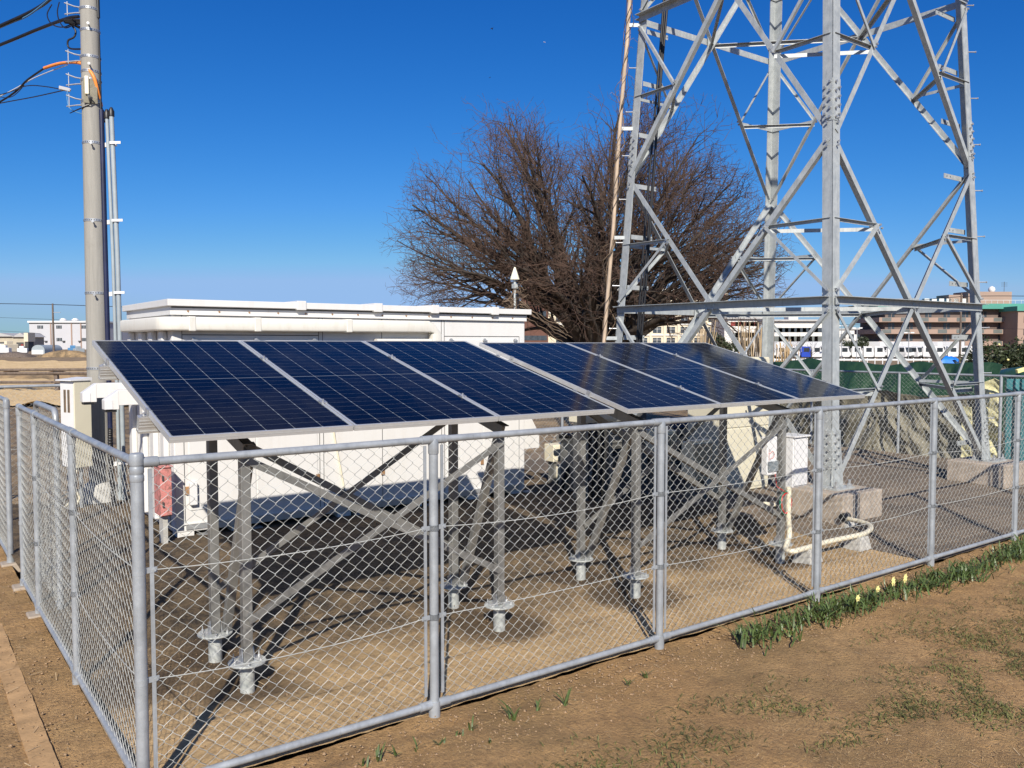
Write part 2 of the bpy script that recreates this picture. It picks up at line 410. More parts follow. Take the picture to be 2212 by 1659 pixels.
# ================================================================== GROUND
def hgt(x, y):
    """Far ground: flat yard, falling a metre or so towards the lorry park on the right."""
    d = math.hypot(x, y)
    sx = min(1, max(0, (x + 8) / 20)); sx = sx*sx*(3-2*sx)
    sy = min(1, max(0, (d - 28) / 40)); sy = sy*sy*(3-2*sy)
    return -1.2 * sx * sy
def near_bumps(a, b):
    return (math.sin(a*7.1+1.3)*math.sin(b*6.3+.4)*.006 + math.sin(a*2.3+b*1.7)*.010 + math.sin(a*17+b*13)*.0025*math.sin(b*19-a*5))
g = MB(); n = 0
rings = [0, .6, 1.2, 2, 3, 4, 5, 6, 7.5, 9, 11, 13, 16, 20, 25, 32, 40, 52, 68, 90, 130, 200, 320, 600, 1200, 2600]
K = 96
for i, r in enumerate(rings):
    for j in range(K):
        t = 2*math.pi*j/K; x, y = r*math.cos(t), r*math.sin(t)
        a, b, _ = FR(x, y); z = hgt(x, y) - (.14 if r < 16 else 0)
        if r < 25: z -= .0
        g.v.append((a, b, z))
for i in range(len(rings)-1):
    for j in range(K):
        p = i*K+j; q = i*K+(j+1) % K; g.f.append((p, q, q+K, p+K))
struct(g, 'ground', 'far_soil', smooth=80)
# field outside the fence (right and near camera): finely modelled soil
def sheet(name, mat, a0, a1, b0, b1, st, z0, fn, smooth=60, cut=None):
    m = MB(); na = int((a1-a0)/st)+1; nb = int((b1-b0)/st)+1
    for j in range(nb+1):
        for i in range(na+1):
            a = a0+(a1-a0)*i/na; b = b0+(b1-b0)*j/nb
            m.v.append((a, b, z0+fn(a, b)))
    for j in range(nb):
        for i in range(na):
            if cut and cut(a0+(a1-a0)*(i+.5)/na, b0+(b1-b0)*(j+.5)/nb): continue
            p = j*(na+1)+i; m.f.append((p, p+1, p+na+2, p+na+1))
    return struct(m, name, mat, smooth=smooth)
from mathutils import noise as mn
def nz(a, b, s, amp): return mn.noise(Vector((a*s, b*s, 3.7)))*amp
def soil_h(a, b):
    d = abs(b) if a > 0 else min(abs(a), 9)
    lump = nz(a, b, 9, .010) + nz(a, b, 26, .006) + nz(a, b, 3, .012)
    return lump + nz(a, b, 1.1, .015)
sheet('bare_earth', 'soil', -3.6, 14.5, -6.2, .03, .045, -.012, lambda a, b: min(soil_h(a, b), .02) - (0 if b < -.15 else .012))
sheet('earth_path', 'soil', -3.6, .0, .03, 8.2, .05, -.012, lambda a, b: soil_h(a, b)*.8)
def rise(a, b):      # the yard climbs gently towards the shelter and the tower
    k_ = min(1, max(0, (a-6.2)/1.3)); b0_ = 1.75*(1-k_)+.15*k_; t_ = min(1, max(0, (b-b0_)/(1.6)))
    return .10*t_*t_*(3-2*t_)
def yard_h(a, b):
    z = rise(a, b)+ nz(a, b, 10, .006)+nz(a, b, 30, .006)+nz(a, b, 2.4, .010)
    for pa, pb in ((.79,.97),(.79,1.57),(2.59,.97),(2.59,1.57),(3.86,.92),(3.86,1.6),(5.72,.92),(5.72,1.6)):
        r = math.hypot(a-pa, b-pb); z -= .035*math.exp(-(r/.16)**2)
    return z
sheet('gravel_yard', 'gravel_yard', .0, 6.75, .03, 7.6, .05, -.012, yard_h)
sheet('tower_yard', 'tower_gravel', 6.75, 13.1, .03, 7.6, .06, -.010, lambda a, b: nz(a, b, 8, .008)+nz(a, b, 24, .006)+rise(a, b))
# fields on the left, ploughed in ridges
def fld(a, b):
    return 0
m = MB()
def fieldsheet(name, mat, y0, y1, x0, x1, amp, wl, z0=.02, tilt=.5):
    m = MB(); na = int((x1-x0)/(wl/8)); nb = 14
    for j in range(nb+1):
        for i in range(na+1):
            x = x0+(x1-x0)*i/na; y = y0+(y1-y0)*j/nb
            z = z0 + amp*(.5+.5*math.sin(2*math.pi*(x+tilt*(y-y0))/wl)) + mn.noise(Vector((x*.8, y*.3, 0)))*amp*.5
            a, b, _ = FR(x, y); m.v.append((a, b, z))
    for j in range(nb):
        for i in range(na):
            p = j*(na+1)+i; m.f.append((p, p+1, p+na+2, p+na+1))
    return struct(m, name, mat, smooth=80)
fieldsheet('ridged_field', 'field_sand', 26, 43, -52, -6, .14, 1.5, .06, .9)
fieldsheet('far_ridged_field', 'field_sand', 52, 82, -80, -20, .2, 2.6, .08, .8)
# field bank: low dark berm between the two fields
bk = MB()
for (y, z, x0, x1, w) in ((44, .32, -52, -12, 1.2), (34.6, .16, -40, -8, .4)):
    pts = [(x0+(x1-x0)*i/30, y+.3*math.sin(i*.9), .0) for i in range(31)]
    for i in range(30):
        for s0, s1, z0, z1 in ((-w, -w*.4, 0, z), (-w*.4, w*.4, z, z), (w*.4, w, z, 0)):
            p, q = pts[i], pts[i+1]
            bk.poly([FR(p[0], p[1]+s0, z0), FR(q[0], q[1]+s0, z0), FR(q[0], q[1]+s1, z1), FR(p[0], p[1]+s1, z1)])
struct(bk, 'field_bank', 'far_soil')
# concrete edging along the outside of the left fence
k = MB(); ys = np.arange(-1.2, 4.7, .05)
for y in ys:
    w0 = -.355+.005*mn.noise(Vector((y*3, 1, 0)))+.003*mn.noise(Vector((y*11, 1, 0))); w1 = -.245+.006*mn.noise(Vector((y*3, 5, 0)))+.004*mn.noise(Vector((y*12, 5, 0)))
    zt_ = -.004+.004*mn.noise(Vector((y*2, 9, 0)))
    k.v += [(w0, y, -.08), (w0, y, zt_), (w1, y, zt_), (w1, y, -.08)]
for i in range(len(ys)-1):
    for q in range(3): k.f.append((i*4+q, i*4+q+1, i*4+q+5, i*4+q+4))
struct(k, 'kerb', 'kerb_conc')
# yard slab joints edge strip: long slab edge near the tower footing (drain edge)
# ================================================================== CHAIN LINK FENCES
def mesh_mb(a0, b0, a1, b1, z0, z1, pitch=.0735, r=.00145, k=3, detail=True, seed=0):
    """Woven wire: every wire is a zigzag hooking into its neighbours."""
    m = MB(); L = math.hypot(a1-a0, b1-b0); ux, uy = (a1-a0)/L, (b1-b0)/L; nx, ny = -uy, ux
    n = int(round(L/(pitch/2))); hp = L/n; zc = pitch*.44; steps = int((z1-z0)/zc)
    rr = random.Random(seed)
    f1, f2 = rr.uniform(0, 6), rr.uniform(0, 6)
    for i in range(n):
        pts = []
        for s in range(steps+1):
            right = (s+i) % 2
            t = (i + (1 if right else 0))*hp; z = z0 + s*(z1-z0)/steps
            env = math.sin(math.pi*min(1, max(0, t/L)))*math.sin(math.pi*(z-z0)/(z1-z0))
            t += (.010*math.sin(3.1*z+f1+t*1.3))*env; z += .008*math.sin(2.2*t+f2+z*2)*env
            out = (.004 if right else -.004); sag = .014*math.sin(2.0*t+f1)*env
            if detail:
                ov = .0016 if right else -.0016
                pts.append((t+ov, z-.0012, out*.5+sag)); pts.append((t+ov, z+.0012, -out*.5+sag))
                if s < steps:
                    dz_ = (z1-z0)/steps; dr = -hp if right else hp
                    pts.append((t+dr*.19, z+dz_*.26, -out*.5+sag)); pts.append((t+dr*.81, z+dz_*.74, -out*.5+sag))
            else: pts.append((t, z, sag))
        m.tube([(a0+ux*t+nx*o, b0+uy*t+ny*o, z) for t, z, o in pts], r, k, cap=False)
    return m
def sagwire(p0, p1, sag, r=.0026, n=10):
    P = []
    for i in range(n+1):
        t = i/n; P.append((p0[0]+(p1[0]-p0[0])*t, p0[1]+(p1[1]-p0[1])*t, p0[2]+(p1[2]-p0[2])*t - sag*4*t*(1-t)))
    return MB().tube(P, r, 5)
def fence_run(name, label, base, pts, z=1.49, detail=True, pr=.0243, first=True, last=True, zb=.045, k=3, rails=True, meshskip=(), wires=(.52, 1.0), bars=True, corner=False, mesh_h=None, pitch=.0735, wr=.00145):
    t = thing(name, label, 'fence', base)
    pts = [tuple(p) for p in pts]
    for i, (a, b) in enumerate(pts):
        if (i == 0 and not first) or (i == len(pts)-1 and not last): continue
        isc = corner and i == 0
        p = MB().cyl((a, b, -.05), pr*(1.12 if isc else 1), z+(.065 if isc else .03), 16)
        o = part(p, 'post', 'fence_steel', t, smooth=40)
        if detail and isc:
            c = MB(); c.lathe((a, b, z-.03), [(pr*1.22, 0), (pr*1.26, .004), (pr*1.26, .038), (pr*1.16, .048), (pr*.9, .052)], 20)
            part(c, 'post_cap', 'fence_steel', o, smooth=40)
            for zz in (z-.065, z-.10): part(MB().lathe((a, b, zz), [(pr*1.17, 0), (pr*1.22, .004), (pr*1.22, .024), (pr*1.17, .028)], 20), 'band', 'fence_steel', o, smooth=40)
        elif detail:
            c = MB().lathe((a, b, z-.095), [(pr*1.10, 0), (pr*1.16, .004), (pr*1.16, .06), (pr*1.0, .08)], 18)
            part(c, 'tee_sleeve', 'fence_steel', o, smooth=40)
            c = MB().cyl((a, b, -.03), pr*1.3, .09, 16); part(c, 'base_sleeve', 'fence_steel', o, smooth=40)
    for i in range(len(pts)-1):
        (a0, b0), (a1, b1) = pts[i], pts[i+1]; L = math.hypot(a1-a0, b1-b0); ux, uy = (a1-a0)/L, (b1-b0)/L
        g0 = pr if (corner and i == 0) or (not first and i == 0) else 0
        q = MB().tube([(a0+ux*g0, b0+uy*g0, z-.02), (a0+ux*L*.5, b0+uy*L*.5, z-.0215), (a1, b1, z-.02)], .0185, 12)
        tro = part(q, 'top_rail', 'fence_steel', t, smooth=40)
        if detail:
            for s0, s1 in (((g0, .085) if g0 else (0.0, .075)), (L-.075, L)):
                part(MB().tube([(a0+ux*s0, b0+uy*s0, z-.02), (a0+ux*s1, b0+uy*s1, z-.02)], .0232 if s0 else .0228, 14), 'rail_sleeve', 'fence_steel', tro, smooth=40)
        q = MB().tube([(a0+ux*pr, b0+uy*pr, zb), (a1-ux*pr, b1-uy*pr, zb)], .0185, 12)
        if detail:
            for s0, s1 in ((pr*.9, .09), (L-.09, L-pr*.9)):
                q.tube([(a0+ux*s0, b0+uy*s0, zb), (a0+ux*s1, b0+uy*s1, zb)], .0235, 14)
        part(q, 'bottom_rail', 'fence_steel', t, smooth=40)
        if i in meshskip: continue
        e = pr+.028
        m = mesh_mb(a0+ux*e, b0+uy*e, a1-ux*e, b1-uy*e, zb+.02, z-.035, r=wr, k=k, detail=detail, seed=i+len(name), pitch=pitch)
        part(m, 'wire_mesh', 'wire', t)
        if bars:
            for s in (e, L-e):
                m = MB().obox((a0+ux*s, b0+uy*s, (z+zb)/2), (ux*.0085, uy*.0085, 0), (-uy*.0025, ux*.0025, 0), (0, 0, (z-zb)/2-.05))
                part(m, 'tension_bar', 'fence_steel', t)
        for zz in wires:
            part(sagwire((a0+ux*.05, b0+uy*.05, zz), (a1-ux*.05, b1-uy*.05, zz), .012+.01*((i*7+int(zz*10)) % 3)), 'tension_wire', 'wire', t, smooth=60)
            if detail:
                for s, sg in ((0, 1), (L, -1)):
                    m = MB(); ca, cb = a0+ux*s, b0+uy*s
                    m.lathe((ca, cb, zz-.014), [(pr*1.16, 0), (pr*1.16, .028)], 16)
                    m.obox((ca+ux*sg*.048, cb+uy*sg*.048, zz), (ux*.026, uy*.026, 0), (-uy*.004, ux*.004, 0), (0, 0, .012))
                    m.cyl((ca+ux*sg*.062-uy*-.012, cb+uy*sg*.062-.012, zz), .007, .02, 8, (0, 1, 0))
                    part(m, 'clamp', 'fence_steel', t, smooth=40)
    return t
front = [(0, 0), (1.47, 0), (3.19, 0), (4.93, 0), (6.67, 0), (8.33, 0), (10.05, 0), (11.75, 0), (13.1, 0)]
ff = fence_run('chain_link_fence', 'long galvanised chain link fence in front of the solar panels', (0, 0, 0), front, first=True, corner=True)
# the raised lug joints either side of the near corner post
m = MB().tube([(.03, 0, 1.435), (.12, 0, 1.435)], .02, 12)
left = [(0, 0), (0, 1.6), (0, 3.14), (0, 4.02)]
fl = fence_run('chain_link_fence', 'short galvanised chain link fence receding on the left beside the dirt path', (0, .8, 0), left, first=False, wires=(.52, 1.0), bars=False, pr=.021)
gl = fence_run('chain_link_fence', 'chain link fence panel at the left edge beyond the gate opening', (0, 4.95, 0), [(0, 4.92), (0, 6.3), (0, 7.62)], detail=True, wires=(), bars=False)
bf = fence_run('chain_link_fence', 'rear chain link fence behind the white shelter and the concrete pole', (5, 7.62, 0), [(-6.6, 7.62), (-4.6, 7.62), (-2.6, 7.62), (-.7, 7.62)] + [(.9+i*1.95, 7.62) for i in range(6)] + [(13.1, 7.62)], detail=False, wires=(.75,), bars=False)
ef = fence_run('chain_link_fence', 'chain link fence on the far right side behind the tower against the tarpaulins', (13.1, 4, 0), [(13.1, 7.62), (13.1, 5.6), (13.1, 3.9), (13.1, 2.25), (13.1, 0.0)], detail=False, first=False, last=False, wires=(.75,), bars=False)
# concrete pads at the left posts
for i, (b, lab) in enumerate(((3.14, 'concrete pad at the foot of the third post of the left fence'), (4.02, 'concrete pad at the foot of the gate hinge post'), (4.92, 'concrete pad below the post at the left edge'))):
    single(MB().box(-.08, .08, b-.08, b+.08, -.08, .008), 'post_pad', 'footing_conc', lab, 'concrete pad', 'post pads', bevel=.01)
# gate leaf swung open along the inside of the left fence
gt = thing('gate', 'narrow chain link gate leaf swung open behind the left fence', 'gate', (.11, 4.0, 0))
fr = []
def arc_pts(c, r, a0, a1, n=6): return [(c[0], c[1]+r*math.cos(a0+(a1-a0)*i/n), c[2]+r*math.sin(a0+(a1-a0)*i/n)) for i in range(n+1)]
path = [(.11, 2.93, .06), (.11, 2.93, 1.42)] + arc_pts((.11, 3.01, 1.42), .08, math.pi, math.pi/2) + arc_pts((.11, 3.86, 1.42), .08, math.pi/2, 0) + [(.11, 3.94, .06), (.11, 2.93, .06)]
part(MB().tube(path, .021, 10), 'gate_frame', 'fence_steel', gt, smooth=50)
part(mesh_mb(.11, 2.96, .11, 3.91, .08, 1.46, seed=9), 'wire_mesh', 'wire', gt)
# ================================================================== SOLAR ARRAYS
TLT = math.atan(.49/1.94); PL = 2.05; PW = 1.034; ST = 1.045; RT = [0.0]
cs, sn = math.cos(TLT), math.sin(TLT)
def pnt(a, s, h, a0, b0, z0):     # a across, s up the slope, h above the panel back
    return (a0+a, b0+s*cs-h*sn+RT[0]*a, z0+s*sn+h*cs)
def pbox(m, A0, A1, S0, S1, H0, H1, o):
    n = len(m.v)
    for hh in (H0, H1):
        for (x, y) in ((A0,S0),(A1,S0),(A1,S1),(A0,S1)): m.v.append(pnt(x, y, hh, *o))
    for q in ((0,3,2,1),(4,5,6,7),(0,1,5,4),(1,2,6,5),(2,3,7,6),(3,0,4,7)): m.f.append(tuple(n+i for i in q))
def make_panel(parent, o, label):
    """One framed module, its parts under the array."""
    fr = MB(); T = .035; w = .011
    pbox(fr, 0, PW, 0, w, 0, T, o); pbox(fr, 0, PW, PL-w, PL, 0, T, o)
    pbox(fr, 0, w, w, PL-w, 0, T, o); pbox(fr, PW-w, PW, w, PL-w, 0, T, o)
    pbox(fr, -.0008, PW+.0008, -.0008, .0002, T*.47, T*.56, o)
    f = part(fr, 'panel_frame', 'frame_alu', parent)
    gl = MB(); uv = []
    for hh in (T-.010, T-.003):
        for (x, y) in ((w,w),(PW-w,w),(PW-w,PL-w),(w,PL-w)): gl.v.append(pnt(x, y, hh, *o)); uv.append((x, y))
    for q in ((0,3,2,1),(4,5,6,7),(0,1,5,4),(1,2,6,5),(2,3,7,6),(3,0,4,7)): gl.f.append(q)
    gl.uv = uv
    part(gl, 'panel_glass', 'pv_glass', f)
    jb = MB(); pbox(jb, .44, .60, PL*.5-.05, PL*.5+.05, -.015, T-.012, o); part(jb, 'junction_box', 'black_rubber', f)
    return f
def array(label, a0, b0, z0, feet, group, rt=0.0):
    RT[0] = rt
    t = thing('solar_array', label, 'solar panels', (a0+1.5, b0+.8, 0), group)
    o = (a0, b0, z0)
    for i in range(3): make_panel(t, (a0+i*ST, b0+rt*i*ST, z0), None)
    W3 = 3*ST-.011
    for s in (.46, 1.52):          # ribbed aluminium rails
        r = MB()
        pbox(r, -.05, W3+.05, s-.022, s+.022, -.012, -.002, o); pbox(r, -.05, W3+.05, s-.022, s-.016, -.082, -.012, o)
        pbox(r, -.05, W3+.05, s+.016, s+.022, -.082, -.012, o); pbox(r, -.05, W3+.05, s-.030, s+.030, -.094, -.082, o)
        for hh in (-.028, -.045, -.062): pbox(r, -.048, W3+.048, s-.0245, s-.022, hh, hh+.006, o)
        part(r, 'rail', 'aluminium', t)
        for x in (.0, ST-.0055, 2*ST-.0055, W3):   # clamps between panels
            c = MB(); e = 0 if 0 < x < W3 else (.018 if x == 0 else -.018)
            pbox(c, x-.021, x+.021, s-.024, s+.024, .035, .040, o)
            if x in (0, W3):
                sg = -1 if x == 0 else 1
                c = MB(); pbox(c, min(x, x+sg*.035), max(x, x+sg*.035), s-.02, s+.02, -.002, .004, o)
                pbox(c, min(x+sg*.002, x+sg*.008), max(x+sg*.002, x+sg*.008), s-.02, s+.02, .004, .037, o)
                pbox(c, min(x-sg*.009, x+sg*.008), max(x-sg*.009, x+sg*.008), s-.02, s+.02, .037, .041, o)
            p = pnt(x + (0 if 0 < x < W3 else (-.02 if x == 0 else .02)), s, .04 if 0 < x < W3 else .004, *o)
            c.cyl(p, .007, .014, 8, (0, -sn, cs))
            part(c, 'panel_clamp', 'bolt', t)
    zf = z0 - .10
    tops = []
    for (fa, fb0, fb1) in feet:
        zt0 = z0 + (fb0-b0)*sn/cs - .115; zt1 = z0 + (fb1-b0)*sn/cs - .115
        h = .028
        tops.append((fa, fb0, zt0, fb1, zt1))
        # C section beam carrying the rails
        m = MB(); s0 = (fb0-.10-b0)/cs; s1 = 1.68
        pbox(m, fa-a0-.03, fa-a0+.03, s0, s1, -.104, -.098, o); pbox(m, fa-a0-.03, fa-a0-.025, s0, s1, -.165, -.104, o)
        pbox(m, fa-a0-.03, fa-a0+.03, s0, s1, -.171, -.165, o)
        part(m, 'beam', 'rack_steel', t)
        for (fb, zt, nm) in ((fb0, zt0, 'post'), (fb1, zt1, 'post')):
            m = MB().box(fa-h, fa+h, fb-h, fb+h, .138, zt-.055)
            part(m, nm, 'rack_steel', t, bevel=.004)
            fl = MB()
            fl.lathe((fa, fb, .125), [(.105, 0), (.108, .003), (.108, .009), (.105, .012)], 28)
            f = part(fl, 'flange', 'pile_steel', t, smooth=40)
            pl = MB().cyl((fa, fb, -.12), .042, .248, 20); part(pl, 'pile', 'pile_steel', f, smooth=40)
            for k in range(6):
                th = k*math.pi/3+.3; c = MB().cyl((fa+.083*math.cos(th), fb+.083*math.sin(th), .136), .0085, .016, 6)
                c.cyl((fa+.083*math.cos(th), fb+.083*math.sin(th), .150), .004, .022, 6)
                part(c, 'nut', 'bolt', f)
            for sx in (-1, 1):
                lug = MB().prism([(fa+sx*(h+.003), fb-.03, .137), (fa+sx*(h+.003), fb+.03, .137), (fa+sx*(h+.003), fb+.03, .203), (fa+sx*(h+.003), fb-.012, .218)], (sx*.005, 0, 0))
                lug.box(*(sorted((fa+sx*(h+.008), fa+sx*(h+.05)))), fb-.03, fb+.03, .137, .142)
                part(lug, 'lug', 'bolt', f)
        # slanted post from the rear foot to the front of the beam
        m = MB().bar((fa+.064, fb1-.03, .153), (fa+.064, fb0+.07, zt0-.02), .045, .055, (1, 0, 0)); part(m, 'slanted_post', 'rack_steel', t, bevel=.004)
    (fa, fb0, z0a, fb1, z1a), (ga, gb0, g0a, gb1, g1a) = tops
    for (p, q, side) in (((fa, fb0-.034, z0a-.1), (ga, gb0-.034, .38), 1), ((fa, fb0-.046, .38), (ga, gb0-.046, g0a-.12), 1),
                         ((fa, fb1-.034, z1a-.12), (ga, gb1-.034, .42), 1), ((fa, fb1-.046, .42), (ga, gb1-.046, g1a-.12), 1)):
        m = MB().angle(p, q, (0, -1, 0), .045, .005, side)
        part(m, 'brace', 'rack_steel', t)
    return t
A1 = array('near left row of three dark blue solar panels beside the white shelter', .315, .71, 1.463, [(.79, .97, 1.57), (2.59, .97, 1.57)], 'solar arrays')
A2 = array('far right row of three dark blue solar panels in front of the lattice tower', 3.62, .752, 1.449, [(3.90, .94, 1.60), (5.74, .92, 1.60)], 'solar arrays', rt=-.0115)
# ================================================================== SHELTER
S = thing('equipment_shelter', 'long white metal equipment shelter behind the solar panels', 'shelter', (3.45, 4.66, 0))
sa0, sa1, sb0, sb1, sz0, sz1 = 1.36, 5.62, 4.66, 6.45, .13, 2.25
part(MB().box(sa0, sa1, sb0, sb1, sz0, sz1), 'wall', 'shelter_white', S, bevel=.012)
rf = MB().box(sa0-.05, sa1+.05, sb0-.075, sb1+.07, 2.335, 2.40); rf.box(sa0-.015, sa1+.015, sb0-.022, sb1+.02, 2.25, 2.335)
roof = part(rf, 'roof', 'shelter_white', S, bevel=.004)
for x in (sa0+1.28, sa0+2.17, sa0+2.90, sa0+3.75):
    part(MB().box(x-.05, x+.05, sb0-.090, sb0+.25, 2.322, 2.418), 'roof_joint', 'shelter_white', roof, bevel=.004)
for x in np.arange(sa0+.15, sa1-.1, .30):
    part(MB().cyl((x, sb0-.022, 2.288), .009, .008, 8, (0, -1, 0)), 'rivet', 'stain_brown', roof)
part(MB().box(sa0-.004, sa1+.004, sb0-.028, sb0-.0225, 2.318, 2.330), 'roof_gasket', 'seam', roof)
part(MB().box(sa0+.0, sa1, sb0-.034, sb0-.0225, 2.252, 2.272), 'drip_strip', 'shelter_white', roof)
# rounded cable trunking round the top of the shelter
tr = MB()
def rtrunk(m, pts, w, h):
    """flattened rounded duct along pts"""
    P = [V3(p) for p in pts]; K = 16; base = len(m.v)
    for i, p in enumerate(P):
        d = (P[min(i+1, len(P)-1)]-P[max(i-1, 0)]).normalized()
        up = Vector((0, 0, 1)) if abs(d.z) < .8 else Vector((1, 0, 0))
        x = d.cross(up).normalized(); y = up
        for j in range(K):
            t = 2*math.pi*j/K; c, s_ = math.cos(t), math.sin(t)
            ex = math.copysign(abs(c)**.35, c); ey = math.copysign(abs(s_)**.35, s_)
            q = p + x*ex*w/2 + y*ey*h/2; m.v.append(tuple(q))
    for i in range(len(P)-1):
        for j in range(K):
            a = base+i*K+j; b = base+i*K+(j+1) % K; m.f.append((a, b, b+K, a+K))
    m.f.append(tuple(base+j for j in range(K-1, -1, -1))); m.f.append(tuple(base+(len(P)-1)*K+j for j in range(K)))
zt = 2.165
rtrunk(tr, [(sa0-.07, sb1-.2, zt), (sa0-.07, sb0+.10, zt), (sa0-.05, sb0-.01, zt), (sa0+.06, sb0-.075, zt), (sa0+2.80, sb0-.075, zt)], .12, .135)
rtrunk(tr, [(sa0+2.80, sb0-.075, zt+.0), (sa0+2.86, sb0-.075, zt-.02), (sa0+2.90, sb0-.075, zt-.08), (sa0+2.90, sb0-.075, zt-.40)], .12, .12)
T = part(tr, 'trunking', 'trunking', S, smooth=50)
for x in (sa0+.16, sa0+.80, sa0+1.8):
    part(MB().box(x-.035, x+.035, sb0-.139, sb0-.0, zt-.071, zt+.071), 'trunking_joint', 'trunking', T, bevel=.01)
tr2 = MB(); rtrunk(tr2, [(sa0+2.15, sb0-.05, 1.985), (sa0+2.90, sb0-.05, 1.985)], .09, .085)
part(tr2, 'cable_cover', 'trunking', S, smooth=50)
# dark seam strips on the front wall, door panels
def seam(p, q, w=.008, nm='panel_seam'):
    m = MB(); a0_, z0_ = p; a1_, z1_ = q
    if a0_ == a1_: m.box(a0_-w/2, a0_+w/2, sb0-.0025, sb0+.01, z0_, z1_)
    else: m.box(a0_, a1_, sb0-.0022, sb0+.01, z0_-w/2, z0_+w/2)
    part(m, nm, 'seam', S)
for x in (.095, 1.50, 1.545, 2.25, 3.03, 3.07): seam((sa0+x, .22), (sa0+x, 2.245), .006)
for (x0, x1) in ((.095, 1.50), (3.07, sa1-sa0-.09)): seam((sa0+x0, 2.06), (sa0+x1, 2.06), .008)
seam((sa1-.09, .22), (sa1-.09, 2.06), .005)
for (x0, x1) in ((.14, .80), (.815, 1.47), (3.11, 3.62), (3.63, 4.13)):
    d = MB().box(sa0+x0, sa0+x1, sb0-.008, sb0+.01, .34, 2.02)
    D = part(d, 'door', 'shelter_white', S, bevel=.003)
for x in (.20, .815, 1.44, 3.15, 3.63, 4.09):
    c = MB().cyl((sa0+x, sb0-.012, 2.015), .02, .022, 10, (0, -1, 0)); c.bar((sa0+x, sb0-.03, 2.02), (sa0+x+.035, sb0-.03, 2.0), .01, .02)
    part(c, 'hinge', 'bolt', S)
for x in (.12, 1.47, 2.25, 3.6): part(MB().box(sa0+x-.02, sa0+x+.02, sb0-.02, sb0, .50, .58), 'latch', 'stain_brown', S, bevel=.003)
part(MB().box(sa0+.1, sa1-.1, sb0-.012, sb0+.02, .155, .20), 'base_rail', 'aluminium', S)
part(MB().box(sa0+.06, sa1-.06, sb0-.016, sb0+.02, .205, .215), 'base_rail', 'shelter_white', S)
for x in (.02, .55, 1.7, 2.6, 3.4, 4.05):
    part(MB().box(sa0+x, sa0+x+.16, sb0+.0, sb0+.18, -.02, .13), 'foot', 'shelter_white', S, bevel=.006)
    part(MB().box(sa0+x+.19, sa0+x+.30, sb0-.045, sb0+.05, .085, .10), 'foot_bracket', 'bolt', S)
part(MB().box(sa0+.05, sa1-.05, sb0+.25, sb1-.1, -.02, .12), 'underframe', 'seam', S)
# side wall: ribs and louvre hoods on the narrow end
for b_ in (.22, .62, 1.05, 1.55):
    part(MB().box(sa0-.055, sa0, sb0+b_-.07, sb0+b_+.07, .18, 2.10), 'rib', 'shelter_white', S, bevel=.015)
part(MB().box(sa0-.06, sa0, sb0+.15, sb0+.5, 1.40, 1.44), 'ledge', 'stain_brown', S)
# rain hood on the right end
hd = MB().prism([(sa1+.0, sb0+.12, 1.18), (sa1+.08, sb0+.12, 1.22), (sa1+.33, sb0+.12, .80), (sa1+.33, sb0+.12, .62), (sa1+.0, sb0+.12, .62)], (0, .55, 0))
part(hd, 'rain_hood', 'shelter_white', S, bevel=.004)
# slanted ivory conduit on the front
part(MB().tube([(sa0+1.62, sb0-.018, 1.50), (sa0+1.66, sb0-.018, .98), (sa0+1.78, sb0-.018, .35)], .011, 8), 'wall_cable', 'pvc_cream', S, smooth=60)
part(MB().box(sa0+.13, sa0+.20, sb0-.06, sb0, .40, .62), 'socket_box', 'plastic_white', S, bevel=.006)
# two white cable ducts running out to the pole
def cduct(a, b, z, label):
    t = thing('cable_duct', label, 'cable duct', (a, b, z-.1), 'cable ducts')
    m = MB().box(a, sa0+.25, b-.07, b+.07, z-.075, z+.075)
    part(m, 'duct', 'shelter_white', t, bevel=.004)
    m = MB().prism([(a+.0, b-.072, z+.075), (a-.13, b-.072, z-.02), (a-.13, b-.072, z-.115), (a+.0, b-.072, z-.115)], (0, .144, 0))
    part(m, 'elbow', 'shelter_white', t, bevel=.004)
    part(MB().box(a-.12, a-.02, b-.06, b+.06, z-.14, z-.115), 'opening', 'black_rubber', t)
    part(MB().box(a-.134, a-.06, b-.078, b-.073, z-.11, z-.02), 'cover_plate', 'plastic_white', t)
    return t
p = VD(222, 848, 8.2); cduct(p[0]+.05, 5.75, 1.49, 'white cable duct with hooded end beside the pole, the farther one')
cduct(p[0]+.16, 5.25, 1.44, 'white cable duct with hooded end nearer the shelter corner')
# faded red extinguisher box by the shelter corner
def va(vx, b):     # a coordinate where a sight line meets the vertical plane b
    lo, hi = -5, 30
    for _ in range(50):
        mid = (lo+hi)/2; p = W(mid, b); x = 1106+FV*p[0]/p[1]
        if x < vx: lo = mid
        else: hi = mid
    return lo
e0, e1, eb = va(341, 4.40), va(366, 4.40), 4.40
X = thing('extinguisher_box', 'weathered pinkish red steel box standing at the shelter corner', 'box', ((e0+e1)/2, eb+.1, 0))
part(MB().box(e0, e1, eb, eb+.24, .36, .82), 'case', 'faded_red', X, bevel=.008)
part(MB().box(e0+.004, e1-.004, eb-.014, eb-.001, .37, .81), 'door', 'faded_red', X, bevel=.004)
for z_ in (.45, .70): part(MB().box(e0+.012, e0+.026, eb-.026, eb-.014, z_, z_+.05), 'hinge', 'seam', X)
part(MB().box(e0-.008, e1+.008, eb-.02, eb+.25, .82, .835), 'lid', 'faded_red', X, bevel=.003)
part(MB().box(e0+.03, e1-.03, eb+.05, eb+.19, -.02, .36), 'stand', 'block_conc', X)
